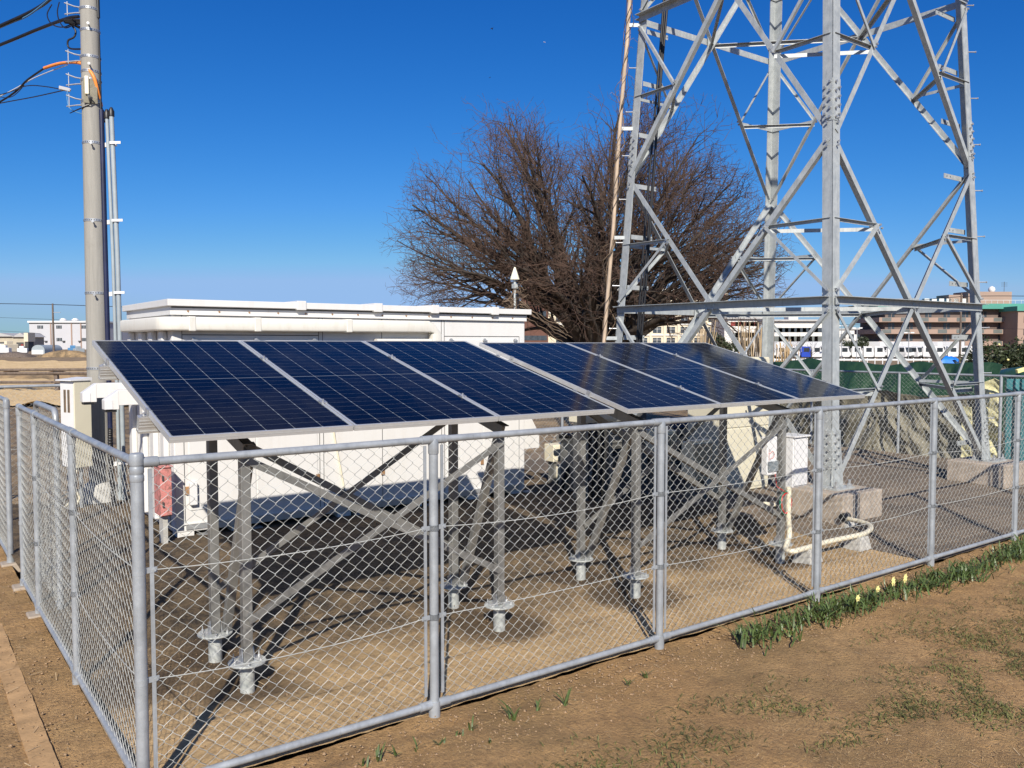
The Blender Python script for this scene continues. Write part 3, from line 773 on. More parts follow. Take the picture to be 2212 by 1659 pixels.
# ================================================================== UTILITY POLE
Pa, Pb = VG(219, 1095)[0], VG(219, 1095)[1]
def prad(z): return .131 - z*.0048
UP = thing('utility_pole', 'tall grey concrete utility pole behind the solar panels on the left', 'utility pole', (Pa, Pb, 0))
part(MB().lathe((Pa, Pb, -.1), [(prad(0), 0), (prad(2), 2.1), (prad(4), 4.1), (prad(7.5), 7.6)], 36), 'pole', 'pole_concrete', UP, smooth=40)
part(MB().lathe((Pa-.0, Pb, -.05), [(.26, 0), (.24, .20), (.17, .34), (.135, .36)], 20), 'plinth', 'block_conc', UP, smooth=30)
def pz(vy): # height on the pole from picture height
    return H + (741-vy)/FV*10.25
def band(z, holes=True):
    r = prad(z)+.003
    b = part(MB().lathe((Pa, Pb, z-.016), [(r, 0), (r+.002, .002), (r+.002, .030), (r, .032)], 36), 'band', 'bolt', UP, smooth=40)
    if holes:
        m = MB()
        for k in range(28):
            th = 2*math.pi*k/28; c, s_ = math.cos(th), math.sin(th)
            m.obox((Pa+(r+.0025)*c, Pb+(r+.0025)*s_, z), (-s_*.005, c*.005, 0), (c*.001, s_*.001, 0), (0, 0, .006))
        part(m, 'slot', 'seam', b)
    return b
vdir = (-.87, -.49)       # yard direction that looks left in the picture (towards -x)
lx, ly = FR(OX-1, OY)[0], FR(OX-1, OY)[1]; LV = (lx, ly)      # unit vector to picture left
rx_, ry_ = -lx, -ly; TC = FR(OX, OY-1)[:2]                    # unit vector towards the camera side
def hook(z):
    """D shaped wire bracket on the left of the pole"""
    r = prad(z); a, b = Pa+LV[0]*r, Pb+LV[1]*r
    m = MB().tube([(a+LV[0]*.0, b+LV[1]*.0, z-.03), (a+LV[0]*.06, b+LV[1]*.06, z-.03), (a+LV[0]*.19, b+LV[1]*.19, z-.045)], .0085, 8)
    m.tube([(a, b, z+.03), (a+LV[0]*.08, b+LV[1]*.08, z+.045), (a+LV[0]*.19, b+LV[1]*.19, z+.085)], .0085, 8)
    m.tube([(a+LV[0]*.16, b+LV[1]*.16, z-.06), (a+LV[0]*.16, b+LV[1]*.16, z+.10)], .006, 6)
    m.box(a-.02, a+.02, b-.02, b+.02, z-.04, z+.04)
    part(m, 'wire_bracket', 'bolt', UP, smooth=50)
for vy, hk in ((43, 1), (87, 0), (142, 1), (172, 0), (190, 1), (234, 1), (320, 0), (482, 0), (635, 0), (795, 0)):
    band(pz(vy)); 
    if hk: hook(pz(vy))
def stub(z, th):
    r = prad(z); c, s_ = math.cos(th), math.sin(th)
    m = MB().tube([(Pa+r*c*.9, Pb+r*s_*.9, z), (Pa+(r+.06)*c, Pb+(r+.06)*s_, z)], .009, 8); m.cyl((Pa+(r+.06)*c, Pb+(r+.06)*s_, z), .014, .012, 10, (c, s_, 0))
    part(m, 'step_bolt', 'bolt', UP, smooth=50)
thc = math.atan2(TC[1]+.35*ry_, TC[0]+.35*rx_)
for vy in (80, 162, 325, 487, 640): stub(pz(vy), thc)
# dark cable cover strip on the right of the pole
th = math.atan2(ry_+.15*TC[1], rx_+.15*TC[0])
m = MB()
for z0_, z1_ in ((pz(250), pz(1000)),):
    m.tube([(Pa+(prad(z_)+.012)*math.cos(th), Pb+(prad(z_)+.012)*math.sin(th), z_) for z_ in np.linspace(z0_, z1_, 8)], .030, 12)
part(m, 'cable_cover', 'dark_blue_cover', UP, smooth=50)
m = MB().tube([(Pa+(prad(z_)+.006)*math.cos(th), Pb+(prad(z_)+.006)*math.sin(th), z_) for z_ in np.linspace(pz(60), pz(-60), 6)], .02, 8)
m.tube([(Pa+(prad(z_)+.006)*math.cos(th), Pb+(prad(z_)+.006)*math.sin(th), z_) for z_ in np.linspace(pz(260), pz(95), 6)], .012, 8)
part(m, 'riser_cable', 'black_rubber', UP, smooth=50)
# two grey conduits standing off on the right
cd = []
for off, zt_ in ((.088, pz(262)), (.142, pz(258))):
    ca, cb = Pa+rx_*(.155+off)+TC[0]*(.03), Pb+ry_*(.155+off)+TC[1]*(.03)
    o = part(MB().tube([(ca-rx_*.0, cb, 0), (ca-rx_*.02, cb-ry_*.02, 3), (ca-rx_*.055, cb-ry_*.055, zt_)], .026 if off > .1 else .020, 14), 'conduit', 'conduit_grey', UP, smooth=50)
    part(MB().lathe((ca-rx_*.055, cb-ry_*.055, zt_-.005), [(.034, -.03), (.034, .03), (.012, .075)], 14), 'conduit_cap', 'black_rubber', o, smooth=50)
    cd.append((ca-rx_*.055, cb-ry_*.055, zt_))
for vy in (322, 484, 636, 1000):
    z = pz(vy); r = prad(z)
    m = MB().bar((Pa+rx_*r, Pb+ry_*r, z-.01), (Pa+rx_*(r+.17), Pb+ry_*(r+.17), z+.01), .03, .05)
    m.bar((Pa+rx_*(r+.12)+TC[0]*.065, Pb+ry_*(r+.12)+TC[1]*.065, z+.01), (Pa+rx_*(r+.25)+TC[0]*.065, Pb+ry_*(r+.25)+TC[1]*.065, z+.012), .008, .03)
    part(m, 'standoff', 'plastic_white', UP)
# small box and plate on the pole
z = pz(205); ta, tb = math.cos(thc), math.sin(thc); sx_, sy_ = -tb, ta
r = prad(z)
part(MB().obox((Pa+ta*(r+.006), Pb+tb*(r+.006), z-.06), (sx_*.075, sy_*.075, 0), (ta*.006, tb*.006, 0), (0, 0, .14)), 'back_plate', 'olive_tarp', UP)
part(MB().obox((Pa+ta*(r+.03)+LV[0]*.035, Pb+tb*(r+.03)+LV[1]*.035, z+.0), (sx_*.022, sy_*.022, 0), (ta*.022, tb*.022, 0), (0, 0, .105)), 'terminal_box', 'ivory_plastic', UP, bevel=.008)
m = MB()
for k in range(5):
    e = random.uniform(-.03, .03)
    m.tube([(Pa+ta*(r+.04)+LV[0]*.03, Pb+tb*(r+.04)+LV[1]*.03, z-.10), (Pa+ta*(r+.06)+rx_*(.02+e), Pb+tb*(r+.06)+ry_*(.02+e), z-.16+e), (Pa+ta*(r+.03)+rx_*(.0), Pb+tb*(r+.03)+ry_*(.0), z-.22), (Pa+LV[0]*(r+.05+k*.02)+TC[0]*.05, Pb+LV[1]*(r+.05+k*.02)+TC[1]*.05, z-.26-k*.01)], .005, 6)
part(m, 'loose_wires', 'black_rubber', UP, smooth=60)
# cables coming in from the left: each its own thing
def P3(vx, vy, d): return VD(vx, vy, d)
def cable(label, pts, r, mat='black_rubber', name='cable', cat='cable', group='cables reaching the concrete pole'):
    P = [V3(P3(*q)) for q in pts]
    # smooth through the points
    out = []
    for i in range(len(P)-1):
        p0 = P[max(i-1, 0)]; p1 = P[i]; p2 = P[i+1]; p3 = P[min(i+2, len(P)-1)]
        for s in range(6):
            t = s/6; out.append(.5*((2*p1)+(-p0+p2)*t+(2*p0-5*p1+4*p2-p3)*t*t+(-p0+3*p1-3*p2+p3)*t**3))
    out.append(P[-1])
    return single(MB().tube(out, r, 8), name, mat, label, cat, group, smooth=60, base=tuple(out[-1]))
dp = 10.2
cable('upper black cable crossing the top left corner to above the frame', [(-220, 150, 12.5), (0, 56, 11.2), (90, 12, 10.8), (135, -30, 10.3)], .022)
cable('thin dark cable hanging just under the upper black cable', [(-220, 160, 12.4), (0, 60, 11.3), (60, 34, 10.9), (110, -5, 10.4)], .010, 'blue_cable')
cable('thick black cable ending at the uppermost visible bracket of the pole', [(-200, 175, 13), (0, 97, 11.3), (80, 64, 10.8), (145, 40, 10.3), (170, 36, dp)], .020)
cable('dark cable curving up into the orange guard on the pole', [(-200, 320, 13), (0, 220, 11.4), (60, 172, 10.9), (98, 146, 10.5)], .012)
cable('orange cable guard arching over the front of the pole', [(96, 147, 10.5), (130, 137, 10.3), (165, 135, 10.05), (185, 143, 9.93), (202, 165, 9.90), (211, 196, 9.95), (219, 230, 10.05)], .019, 'orange_guard', 'cable_guard', 'cable guard')
cable('black cable leaving the orange guard down to the conduit tops', [(218, 226, 10.05), (223, 248, 10.12), (227, 264, 10.2)], .012)
cable('pale thin wire just below the orange guard', [(-200, 300, 13), (0, 208, 11.4), (75, 168, 10.9), (146, 140, 10.2)], .006, 'plastic_white')
cable('thin wire with a white connector reaching the third bracket', [(-200, 258, 13), (0, 205, 11.4), (55, 186, 10.8), (98, 187, 10.5), (140, 195, 10.2)], .006)
cable('lowest thin dark wire reaching the third bracket', [(-200, 262, 13), (0, 223, 11.4), (70, 210, 10.8), (138, 195, 10.2)], .007)
cable('drooping slack loop of wire at the left edge', [(-60, 190, 11.6), (0, 209, 11.4), (22, 210, 11.2), (38, 200, 11.0), (52, 184, 10.9)], .005)
for i, (pp, rr, lb) in enumerate((([(112, 10, 10.6), (102, 30, 10.5), (108, 48, 10.4), (122, 57, 10.3), (140, 58, 10.2), (158, 50, 10.15)], .007, 'outer black drip loop left of the pole top'),
    ([(128, 5, 10.5), (124, 25, 10.4), (128, 45, 10.3), (140, 60, 10.2), (156, 55, 10.15)], .007, 'inner black drip loop left of the pole top'),
    ([(150, 50, 10.2), (163, 66, 10.2), (160, 80, 10.2), (147, 88, 10.2), (150, 104, 10.2), (175, 106, 10.1)], .011, 'black cable splice hanging below the top bracket'),
    ([(146, 196, 10.2), (145, 214, 10.15), (152, 235, 10.1), (178, 246, 10.05), (205, 248, 10.0), (222, 256, 10.05), (229, 262, 10.15)], .006, 'thin light blue wire looping across the pole'))):
    cable(lb, pp, rr, 'blue_cable' if 'blue' in lb else 'black_rubber')
m = MB()
q = P3(139, 192, 10.2); m.obox(q, (.06, .02, 0), (0, .02, 0), (0, 0, .02)); m.cyl(q, .02, .08, 8, (.8, .5, .1))
single(m, 'wire_connector', 'plastic_white', 'white connector block hanging by the third bracket', 'connector', bevel=.003)
m = MB(); q = P3(155, 46, 10.15)
for k in range(4): m.tube([(q[0]-.07+random.uniform(-.02,.02), q[1], q[2]+random.uniform(-.03,.03)), (q[0]+.1, q[1]+.02, q[2]+random.uniform(-.06,.06))], .018, 8)
single(m, 'cable_clamp', 'black_rubber', 'bundle of black cable clamps at the top bracket', 'cable clamp', smooth=60)
# ================================================================== PALE CABINET left of the pole
def facing(q, deg):      # yard direction turned deg counter-clockwise from "towards the camera"
    c = FR(0, 0); v = Vector((c[0]-q[0], c[1]-q[1], 0)).normalized()
    return Matrix.Rotation(R(deg), 3, 'Z') @ v
q = VD(163, 829, 9.72); C0 = Vector((q[0], q[1], 0)); nR = facing(q, 33); nL = facing(q, -57)
CB = thing('meter_cabinet', 'pale cabinet with two dark slotted windows left of the concrete pole', 'cabinet', (q[0], q[1], 0))
part(MB().obox(C0+Vector((0,0,1.055)), nR*.130, nL*.104, (0,0,.495)), 'body', 'beige_paint', CB, bevel=.006)
part(MB().obox(C0+nL*.1055+Vector((0,0,1.055)), nR*.118, nL*.004, (0,0,.485)), 'door', 'plastic_white', CB)
r = MB(); c = C0+nL*.02; z = 1.552
pp = [c - nR*.145 - nL*.13, c + nR*.145 - nL*.13, c + nR*.145 + nL*.13, c - nR*.145 + nL*.13]
r.v = [tuple(p+Vector((0,0,z))) for p in pp] + [tuple(p+Vector((0,0,z+e))) for p, e in zip(pp, (.035,.035,.012,.012))]
r.f = [(0,3,2,1),(4,5,6,7),(0,1,5,4),(1,2,6,5),(2,3,7,6),(3,0,4,7)]
part(r, 'roof', 'plastic_white', CB)
for s in (-.035, .035):
    w = part(MB().obox(C0+nL*.110+nR*s+Vector((0,0,1.32)), nR*.022, nL*.002, (0,0,.13)), 'window', 'vine', CB)
    part(MB().obox(C0+nL*.113+nR*s+Vector((0,0,1.32)), nR*.004, nL*.002, (0,0,.125)), 'slat', 'seam', w)
[part(MB().cyl(C0+Vector((0,0,-.02))+nR*s_, .022, .6, 10), 'leg', 'fence_steel', CB, smooth=50) for s_ in (-.06, .06)]
m = MB()
for k in range(3):
    m.tube([C0+nL*.03+nR*(.03*k)+Vector((0,0,.57)), C0+nL*(.08+.03*k)+nR*(.05*k)+Vector((0,0,.4)), C0+nL*(.02)+nR*(.06-.05*k)+Vector((0,0,.2)), C0+nL*(.1)+nR*(-.1*k)+Vector((0,0,.02))], .014, 8)
part(m, 'cable_tails', 'pvc_cream', CB, smooth=60)
def hose(label, pts, r, ridge, mat='black_rubber', grp=None):
    m = MB(); P = [V3(p) for p in pts]; out = []; rad = []
    for i in range(len(P)-1):
        p0 = P[max(i-1,0)]; p1 = P[i]; p2 = P[i+1]; p3 = P[min(i+2,len(P)-1)]
        n = max(4, int((p2-p1).length/.008))
        for s in range(n):
            t = s/n; out.append(.5*((2*p1)+(-p0+p2)*t+(2*p0-5*p1+4*p2-p3)*t*t+(-p0+3*p1-3*p2+p3)*t**3)); rad.append(r*(1+ridge*(1 if (len(out)//2) % 2 else -1)))
    m.tube(out, rad, 10); return single(m, 'corrugated_hose', mat, label, 'hose', grp, smooth=50)
hq = VD(246, 1000, 9.8)
hose('black corrugated hose hanging beside the pole conduits, left one', [(hq[0]-.03, hq[1], 1.0), (hq[0]-.03, hq[1]+.02, .6), (hq[0], hq[1], .02)], .026, .12, grp='corrugated hoses')
# ================================================================== EQUIPMENT between shelter and tower
def gear(name, label, cat, a0, a1, b0, b1, z0, z1, mat='beige_paint', group=None, feet=True):
    t = thing(name, label, cat, ((a0+a1)/2, b0, 0), group)
    part(MB().box(a0, a1, b0, b1, z0, z1), 'body', mat, t, bevel=.01)
    if feet and z0 > .05: [part(MB().box(x_, x_+.05, b0+.04, b1-.04, -.02, z0), 'leg', 'rack_steel', t) for x_ in (a0+.04, a1-.09)]
    return t
def vz(vy, a, b): return H + (741-vy)/FV*W(a, b)[1]
# tall double cabinet
b = 3.05; x0, x1, x2 = va(1559, b), va(1630, b), va(1664, b)
t = gear('power_cabinet', 'tall beige two door power cabinet behind the right solar array', 'cabinet', x0, x2-.02, b, b+.55, .10, 1.80)
part(MB().box(x0+.01, x1-.01, b-.012, b, .92, 1.78), 'door', 'beige_paint', t, bevel=.004)
part(MB().box(x1+.01, x2-.03, b-.012, b, .92, 1.78), 'door', 'beige_paint', t, bevel=.004)
part(MB().box(x0+.01, x1-.01, b-.012, b, .14, .90), 'door', 'beige_paint', t, bevel=.004)
part(MB().box(x1+.01, x2-.03, b-.012, b, .14, .90), 'door', 'beige_paint', t, bevel=.004)
for (x, z) in ((x1-.10, 1.55), (x1+.16, 1.48)):
    part(MB().box(x-.025, x+.025, b-.03, b-.012, z-.06, z+.06), 'handle', 'bolt', t, bevel=.004)
for (x, z) in ((x0+.20, 1.40), (x1+.20, 1.32)):
    m = MB()
    for i in (-1, 1):
        for j in (-1, 1): m.box(x+i*.011-.009, x+i*.011+.009, b-.014, b-.0125, z+j*.011-.009, z+j*.011+.009)
    part(m, 'door_mark', 'seam', t)
# hanging beige box with hoses below
b = 3.75; x0, x1 = va(1264, b), va(1334, b)
t = gear('junction_cabinet', 'beige box raised above a bundle of black corrugated hoses', 'cabinet', x0, x1, b, b+.3, 1.02, 1.78, feet=True)
part(MB().box(x0+.02, x1-.02, b-.01, b, 1.05, 1.75), 'door', 'beige_paint', t, bevel=.004)
part(MB().box(x0+.06, x0+.09, b-.025, b-.01, 1.62, 1.70), 'handle', 'bolt', t)
for i in range(5):
    x = x0+.06+i*(x1-x0-.12)/4
    hose('black corrugated hose under the raised beige box, number %s from its left' % ('first','second','third','fourth','fifth')[i] if False else ('black corrugated hose hanging below the raised beige box'), [(x, b+.12, 1.04), (x+.01, b+.10, .75), (x-.02+.01*i, b+.12, .45), (x, b+.16, .02)], .028, .16, grp='hoses below the raised beige box')
# radio units with ribbed faces
def radio(label, vx0, vx1, vy0, vy1, b):
    x0, x1 = va(vx0, b), va(vx1, b); z1 = vz(vy0, x0, b); z0 = vz(vy1, x0, b)
    t = gear('radio_unit', label, 'radio unit', x0, x1, b, b+.18, z0, z1, 'ivory_plastic', 'ribbed radio units')
    m = MB(); x = x0+.012
    while x < x1-.01: m.box(x, x+.004, b-.028, b, z0+.02, z1-.02); x += .016
    part(m, 'heat_fins', 'beige_paint', t)
    part(MB().box(x0-.003, x1+.003, b-.01, b+.1, z1, z1+.02), 'top_cap', 'ivory_plastic', t, bevel=.004)
    return t
radio('ribbed ivory radio unit just left of the tall beige cabinet', 1498, 1540, 957, 1040, 3.0)
radio('ribbed ivory radio unit behind the middle of the right solar array, left of the others', 1437, 1462, 935, 1000, 3.5)
radio('ribbed ivory radio unit on the ladder rack next to the fence post', 1418, 1434, 930, 985, 3.6)
b = 5.6; 
for i, (vx0, vx1, vy0, vy1, lb) in enumerate(((1152, 1185, 968, 995, 'upper small beige splice case beside the rain hood'), (1186, 1240, 962, 1000, 'small beige splice case left of the black hoses'), (1196, 1245, 1010, 1040, 'lower beige splice case below the other one'))):
    bb = 4.9; x0, x1 = va(vx0+10, bb), va(vx1+5, bb); z1 = vz(vy0, x0, bb); z0 = vz(vy1, x0, bb)
    if i == 0: continue
    t = gear('splice_case', lb, 'box', x0, x1, bb, bb+.2, z0, z1, 'pvc_cream', 'small beige cases')
    part(MB().box(x0+.02, x1-.02, bb-.012, bb, z0+.02, z1-.02), 'lid', 'pvc_cream', t, bevel=.004)
# equipment ladder rack and dark clutter behind array 2
t = thing('cable_rack', 'low grey steel cable rack carrying black cables behind the solar arrays', 'cable rack', (6.3, 4.3, 0))
m = MB()
for b_ in (4.2, 4.6): m.box(6.1, 8.6, b_-.02, b_+.02, .72, .78)
for x in np.arange(6.15, 8.6, .35): m.box(x-.015, x+.015, 4.22, 4.58, .73, .76)
part(m, 'tray', 'rack_steel', t)
for x in (6.2, 7.3, 8.5): part(MB().box(x-.025, x+.025, 4.18, 4.62, -.02, .72), 'leg', 'rack_steel', t)
m = MB()
for k in range(7):
    bb = 4.25+k*.05
    m.tube([(6.1, bb, .79+.01*(k % 2)), (6.6, bb+.02*math.sin(k), .80), (7.6, bb, .79), (8.55, bb, .80), (8.9, bb-.3, 1.1)], .019, 8)
part(m, 'cable_bundle', 'black_rubber', t, smooth=60)
hose('thick black hose sloping down from the small beige cases', [(va(1262, 4.9), 4.7, .95), (va(1240, 4.7), 4.6, .6), (va(1205, 4.5), 4.4, .25), (va(1195, 4.4), 4.3, .02)], .03, .1, grp='sloping hoses')
hose('thinner black hose lying alongside the thick sloping one', [(va(1275, 4.9), 4.8, .95), (va(1250, 4.7), 4.7, .6), (va(1222, 4.5), 4.5, .25), (va(1210, 4.4), 4.4, .02)], .024, .1, grp='sloping hoses')
# dark plant behind : three dark steel housings
for i, (vx0, vx1, z1, bb, lb) in enumerate(((1340, 1430, 1.0, 4.7, 'dark grey steel housing behind the middle fence post'), (1440, 1555, .8, 4.2, 'dark grey steel housing left of the tall beige cabinet'))):
    x0, x1 = va(vx0, bb), va(vx1, bb)
    t = gear('steel_housing', lb, 'housing', x0, x1, bb+.3, bb+.8, .1, z1, 'seam', 'dark steel housings')
    m = MB(); z = .2
    while z < z1-.1: m.box(x0+.05, x1-.05, bb+.285, bb+.3, z, z+.02); z += .06
    part(m, 'louvres', 'rack_steel', t)
# switch boxes on the right rack post
a, b = 5.72, .92
t = thing('inverter_box', 'white inverter box strapped to the right hand post of the solar array', 'box', (a+.12, b-.02, .85))
a_ = a+.07
part(MB().box(a_-.02, a_+.20, b-.10, b+.10, .66, 1.12), 'case', 'plastic_white', t, bevel=.006)
part(MB().box(a_-.008, a_+.188, b-.112, b-.10, .675, 1.105), 'door', 'plastic_white', t, bevel=.004)
part(MB().box(a_-.028, a_+.208, b-.13, b+.11, 1.12, 1.135), 'roof', 'plastic_white', t, bevel=.003)
part(MB().box(a-.04, a_+.0, b+.03, b+.045, .70, .73).box(a-.04, a_+.0, b+.03, b+.045, 1.02, 1.05), 'bracket', 'bolt', t)
t = thing('charge_controller', 'smaller finned white box on the left of the same array post', 'box', (a-.12, b+.02, .85))
part(MB().box(a-.19, a-.045, b-.0, b+.07, .78, 1.13), 'case', 'plastic_white', t, bevel=.01)
m = MB()
for k in range(8): m.box(a-.19+.004, a-.05, b-.018, b, .82+k*.012, .825+k*.012)
part(m, 'vent', 'conduit_grey', t)
m = MB().tube([(a-.16, b-.004, .98), (a-.12, b-.004, 1.0), (a-.09, b-.004, .97), (a-.11, b-.004, .94), (a-.15, b-.004, .93)], .003, 5)
m.box(a-.17, a-.165, b-.003, b, .90, 1.02)
part(m, 'printed_mark', 'faded_red', t)
for i, (mat, rad, lb) in enumerate((('green_cable', .085, 'coiled green cable hanging on the right hand array post'), ('red_cable', .075, 'coiled red cable hanging on the right hand array post'))):
    m = MB(); P = []
    for k in range(52):
        th = 2*math.pi*k/24+1.5; P.append((a+.01+rad*math.cos(th), b-.06-.004*i+.006*math.sin(k*.7), .52+rad*1.25*math.sin(th)+.004*math.sin(k)))
    P = [(a-.10, b-.02, .79), (a-.10, b-.04, .68)] + P
    m.tube(P, .0055, 6); single(m, 'cable_coil', mat, lb, 'cable', 'coiled cables on the array post', smooth=60)
# PVC conduit loop on the ground with concrete blocks
def g3(vx, vy, z=0): return VG(vx, vy, z)
def smoothpath(P, n=8):
    P = [V3(p) for p in P]; out = []
    for i in range(len(P)-1):
        p0 = P[max(i-1,0)]; p1 = P[i]; p2 = P[i+1]; p3 = P[min(i+2,len(P)-1)]
        for s in range(n):
            t = s/n; out.append(.5*((2*p1)+(-p0+p2)*t+(2*p0-5*p1+4*p2-p3)*t*t+(-p0+3*p1-3*p2+p3)*t**3))
    return out+[P[-1]]
zp = .13
e = g3(1878, 1152, zp); e2 = g3(1882, 1138, zp)
P = [(a+.05, b-.06, .66), (a+.05, b-.06, .40), (a+.055, b-.07, .22), g3(1697, 1185, zp), g3(1712, 1191, zp), g3(1740, 1184, zp), g3(1790, 1170, zp), g3(1850, 1157, zp), g3(1868, 1152, zp), g3(1881, 1143, zp), g3(1878, 1134, zp), g3(1862, 1128, zp), g3(1820, 1118, zp), g3(1760, 1105, zp), g3(1700, 1094, zp), g3(1650, 1088, zp)]
single(MB().tube(smoothpath(P), .024, 12), 'pvc_conduit', 'pvc_cream', 'cream plastic conduit looping over the ground from the array post', 'conduit', smooth=60)
for i, (vx, vy, lb) in enumerate(((1745, 1186, 'left concrete block under the cream conduit'), (1852, 1160, 'concrete block under the bend of the cream conduit'), (1702, 1096, 'concrete block at the back of the cream conduit loop, left'), (1826, 1121, 'concrete block with grey clamp at the back right of the cream conduit loop'))):
    q = g3(vx, vy, .1); m = MB(); c = (q[0], q[1]); gz = rise(q[0], q[1])
    m.v = [(c[0]+sx*w, c[1]+sy*w, z) for z, w in ((gz-.03, .10), (.112, .075)) for sx, sy in ((-1,-1),(1,-1),(1,1),(-1,1))]
    m.f = [(0,3,2,1),(4,5,6,7),(0,1,5,4),(1,2,6,5),(2,3,7,6),(3,0,4,7)]
    single(m, 'support_block', 'block_conc', lb, 'concrete block', 'blocks under the conduit', bevel=.006)
q = g3(1826, 1116, .15)
single(MB().cyl((q[0]-.06, q[1], q[2]), .04, .12, 12, (1, .1, 0)), 'pipe_coupling', 'black_rubber', 'dark coupling on the cream conduit at the back right', 'coupling', smooth=50)
t = thing('terminal_cabinet', 'small cream cabinet with pipes at the tower foot behind the inverter box', 'box', (va(1700, 1.9), 1.9, 0))
x = va(1700, 1.9)
part(MB().box(x-.07, x+.07, 1.9, 2.02, .50, .72), 'case', 'pvc_cream', t, bevel=.006)
part(MB().tube([(x-.03, 1.95, .5), (x-.03, 1.95, .3), (x-.08, 1.9, .12)], .02, 8).tube([(x+.03, 1.95, .5), (x+.03, 1.95, .02)], .02, 8), 'pipe', 'pvc_cream', t, smooth=60)
# ================================================================== LATTICE TOWER
TA, TB = 9.47, 3.46
def hh(z): return 1.867 - .0497*z
CR = {'A': (-1,-1), 'C': (1,-1), 'D': (1,1), 'B': (-1,1)}
def LG(n, z, off=0):
    s = CR[n]; h = hh(z); return Vector((TA+s[0]*(h-off), TB+s[1]*(h-off), z))
TW = thing('lattice_tower', 'tall galvanised steel lattice tower standing inside the fence', 'tower', (TA, TB, 0))
ZT = 9.2; tl = .012; lw = .135
for n in 'ACDB':
    s = CR[n]; m = MB()
    p0, p1 = LG(n, .42), LG(n, ZT)
    for dx, dy in ((1, 0), (0, 1)):
        base = len(m.v)
        for p in (p0, p1):
            for (u, w) in ((0, 0), (lw, 0), (lw, tl), (0, tl)):
                if dx: m.v.append((p.x - s[0]*u, p.y - s[1]*w, p.z))
                else: m.v.append((p.x - s[0]*(w + (tl if u == 0 else 0)*0), p.y - s[1]*(u+.0005), p.z))
        for q in ((0,1,2,3),(7,6,5,4),(0,4,5,1),(1,5,6,2),(2,6,7,3),(3,7,4,0)): m.f.append(tuple(base+i for i in q))
    L = part(m, 'leg', 'tower_steel', TW)
    # splice plates with bolts
    def plate(z0, z1, w, grow=.007):
        for fdir in (0, 1):
            m = MB(); a, bq = LG(n, z0), LG(n, z1)
            pts = []
            for p, e in ((a, 1), (bq, 1)):
                if fdir == 0: pts.append([(p.x - s[0]*.004, p.y+s[1]*grow, p.z), (p.x - s[0]*w, p.y+s[1]*grow, p.z)])
                else: pts.append([(p.x+s[0]*grow, p.y - s[1]*.004, p.z), (p.x+s[0]*grow, p.y - s[1]*w, p.z)])
            (p1_, p2_), (p3_, p4_) = pts
            vec = (0, -s[1]*grow, 0) if fdir == 0 else (-s[0]*grow, 0, 0)
            m.prism([p1_, p2_, p4_, p3_], vec)
            PL_ = part(m, 'splice_plate', 'tower_steel', L)
            k = int((z1-z0-.06)/.085)
            bm_ = MB()
            for i in range(k+1):
                z = z0+.04+i*(z1-z0-.08)/max(k, 1); p = LG(n, z)
                for col_ in (.03, .095):
                    if (i % 2) == (col_ > .05): zz = z
                    else: zz = z
                    if i % 2 and col_ > .05 or not i % 2 and col_ < .05 or True:
                        dz = .04 if col_ > .05 else 0
                        if zz+dz > z1-.02: continue
                        if fdir == 0: bm_.cyl((p.x-s[0]*col_, p.y+s[1]*grow, zz+dz), .015, .026, 6, (0, s[1], 0))
                        else: bm_.cyl((p.x+s[0]*grow, p.y-s[1]*col_, zz+dz), .015, .026, 6, (s[0], 0, 0))
            part(bm_, 'bolts', 'bolt', L)
    plate(4.50, 4.98, lw-.002)
    # stub: stiffened base with gusset plates and anchor bolts
    m = MB(); p = LG(n, .37)
    m.box(p.x-.17, p.x+.17, p.y-.17, p.y+.17, .365, .385)
    BP = part(m, 'base_plate', 'tower_steel', TW)
    plate(.55, 1.0, lw+.012, .010)
    gm = MB(); top = LG(n, .95)
    for fdir in (0, 1):
        if fdir == 0: pts = [(p.x+s[0]*.03, p.y+s[1]*.012, .386), (p.x-s[0]*.20, p.y+s[1]*.012, .386), (top.x-s[0]*.14, top.y+s[1]*.012, .95), (top.x+s[0]*.002, top.y+s[1]*.012, .95)]; vec = (0, -s[1]*.010, 0)
        else: pts = [(p.x+s[0]*.012, p.y+s[1]*.03, .386), (p.x+s[0]*.012, p.y-s[1]*.20, .386), (top.x+s[0]*.012, top.y-s[1]*.14, .95), (top.x+s[0]*.012, top.y+s[1]*.002, .95)]; vec = (-s[0]*.010, 0, 0)
        gm.prism(pts, vec)
    part(gm, 'gusset', 'tower_steel', BP)
    am = MB()
    for ix in (-1, 1):
        for iy in (-1, 1):
            c = (p.x+ix*.13, p.y+iy*.13, .385); am.cyl(c, .028, .028, 6); am.cyl(c, .014, .075, 10)
    part(am, 'anchor_bolts', 'bolt', BP)
    # concrete footing: its own thing
    lab = {'A': 'square concrete footing under the nearest tower leg', 'B': 'square concrete footing under the left tower leg', 'C': 'square concrete footing under the right tower leg', 'D': 'square concrete footing under the rear tower leg'}[n]
    if n in 'AC': fb = (p.x-.38, p.x+.38, p.y-.38, p.y+.38)
    else: fb = (p.x-.36, p.x+.36, p.y-.36, p.y+.36)
    single(MB().box(*fb, -.1, .365), 'footing', 'footing_conc', lab, 'footing', 'concrete tower footings', bevel=.015)
    # climbing pegs
    if n in 'BC':
        z = .95; 
        while z < 9:
            q = LG(n, z); sg = s[0]
            d = Vector((LV[0], LV[1], 0)) if n == 'B' else Vector((-LV[0], -LV[1], 0))
            st = q + d*-.01
            part(MB().cyl(st, .008, .10, 8, d).cyl(st+d*.10, .014, .008, 8, d), 'climbing_peg', 'bolt', L)
            z += .62
faces = [('A','C',(0,-1,0)), ('C','D',(1,0,0)), ('D','B',(0,1,0)), ('B','A',(-1,0,0))]
def lerp(p, q, t): return p+(q-p)*t
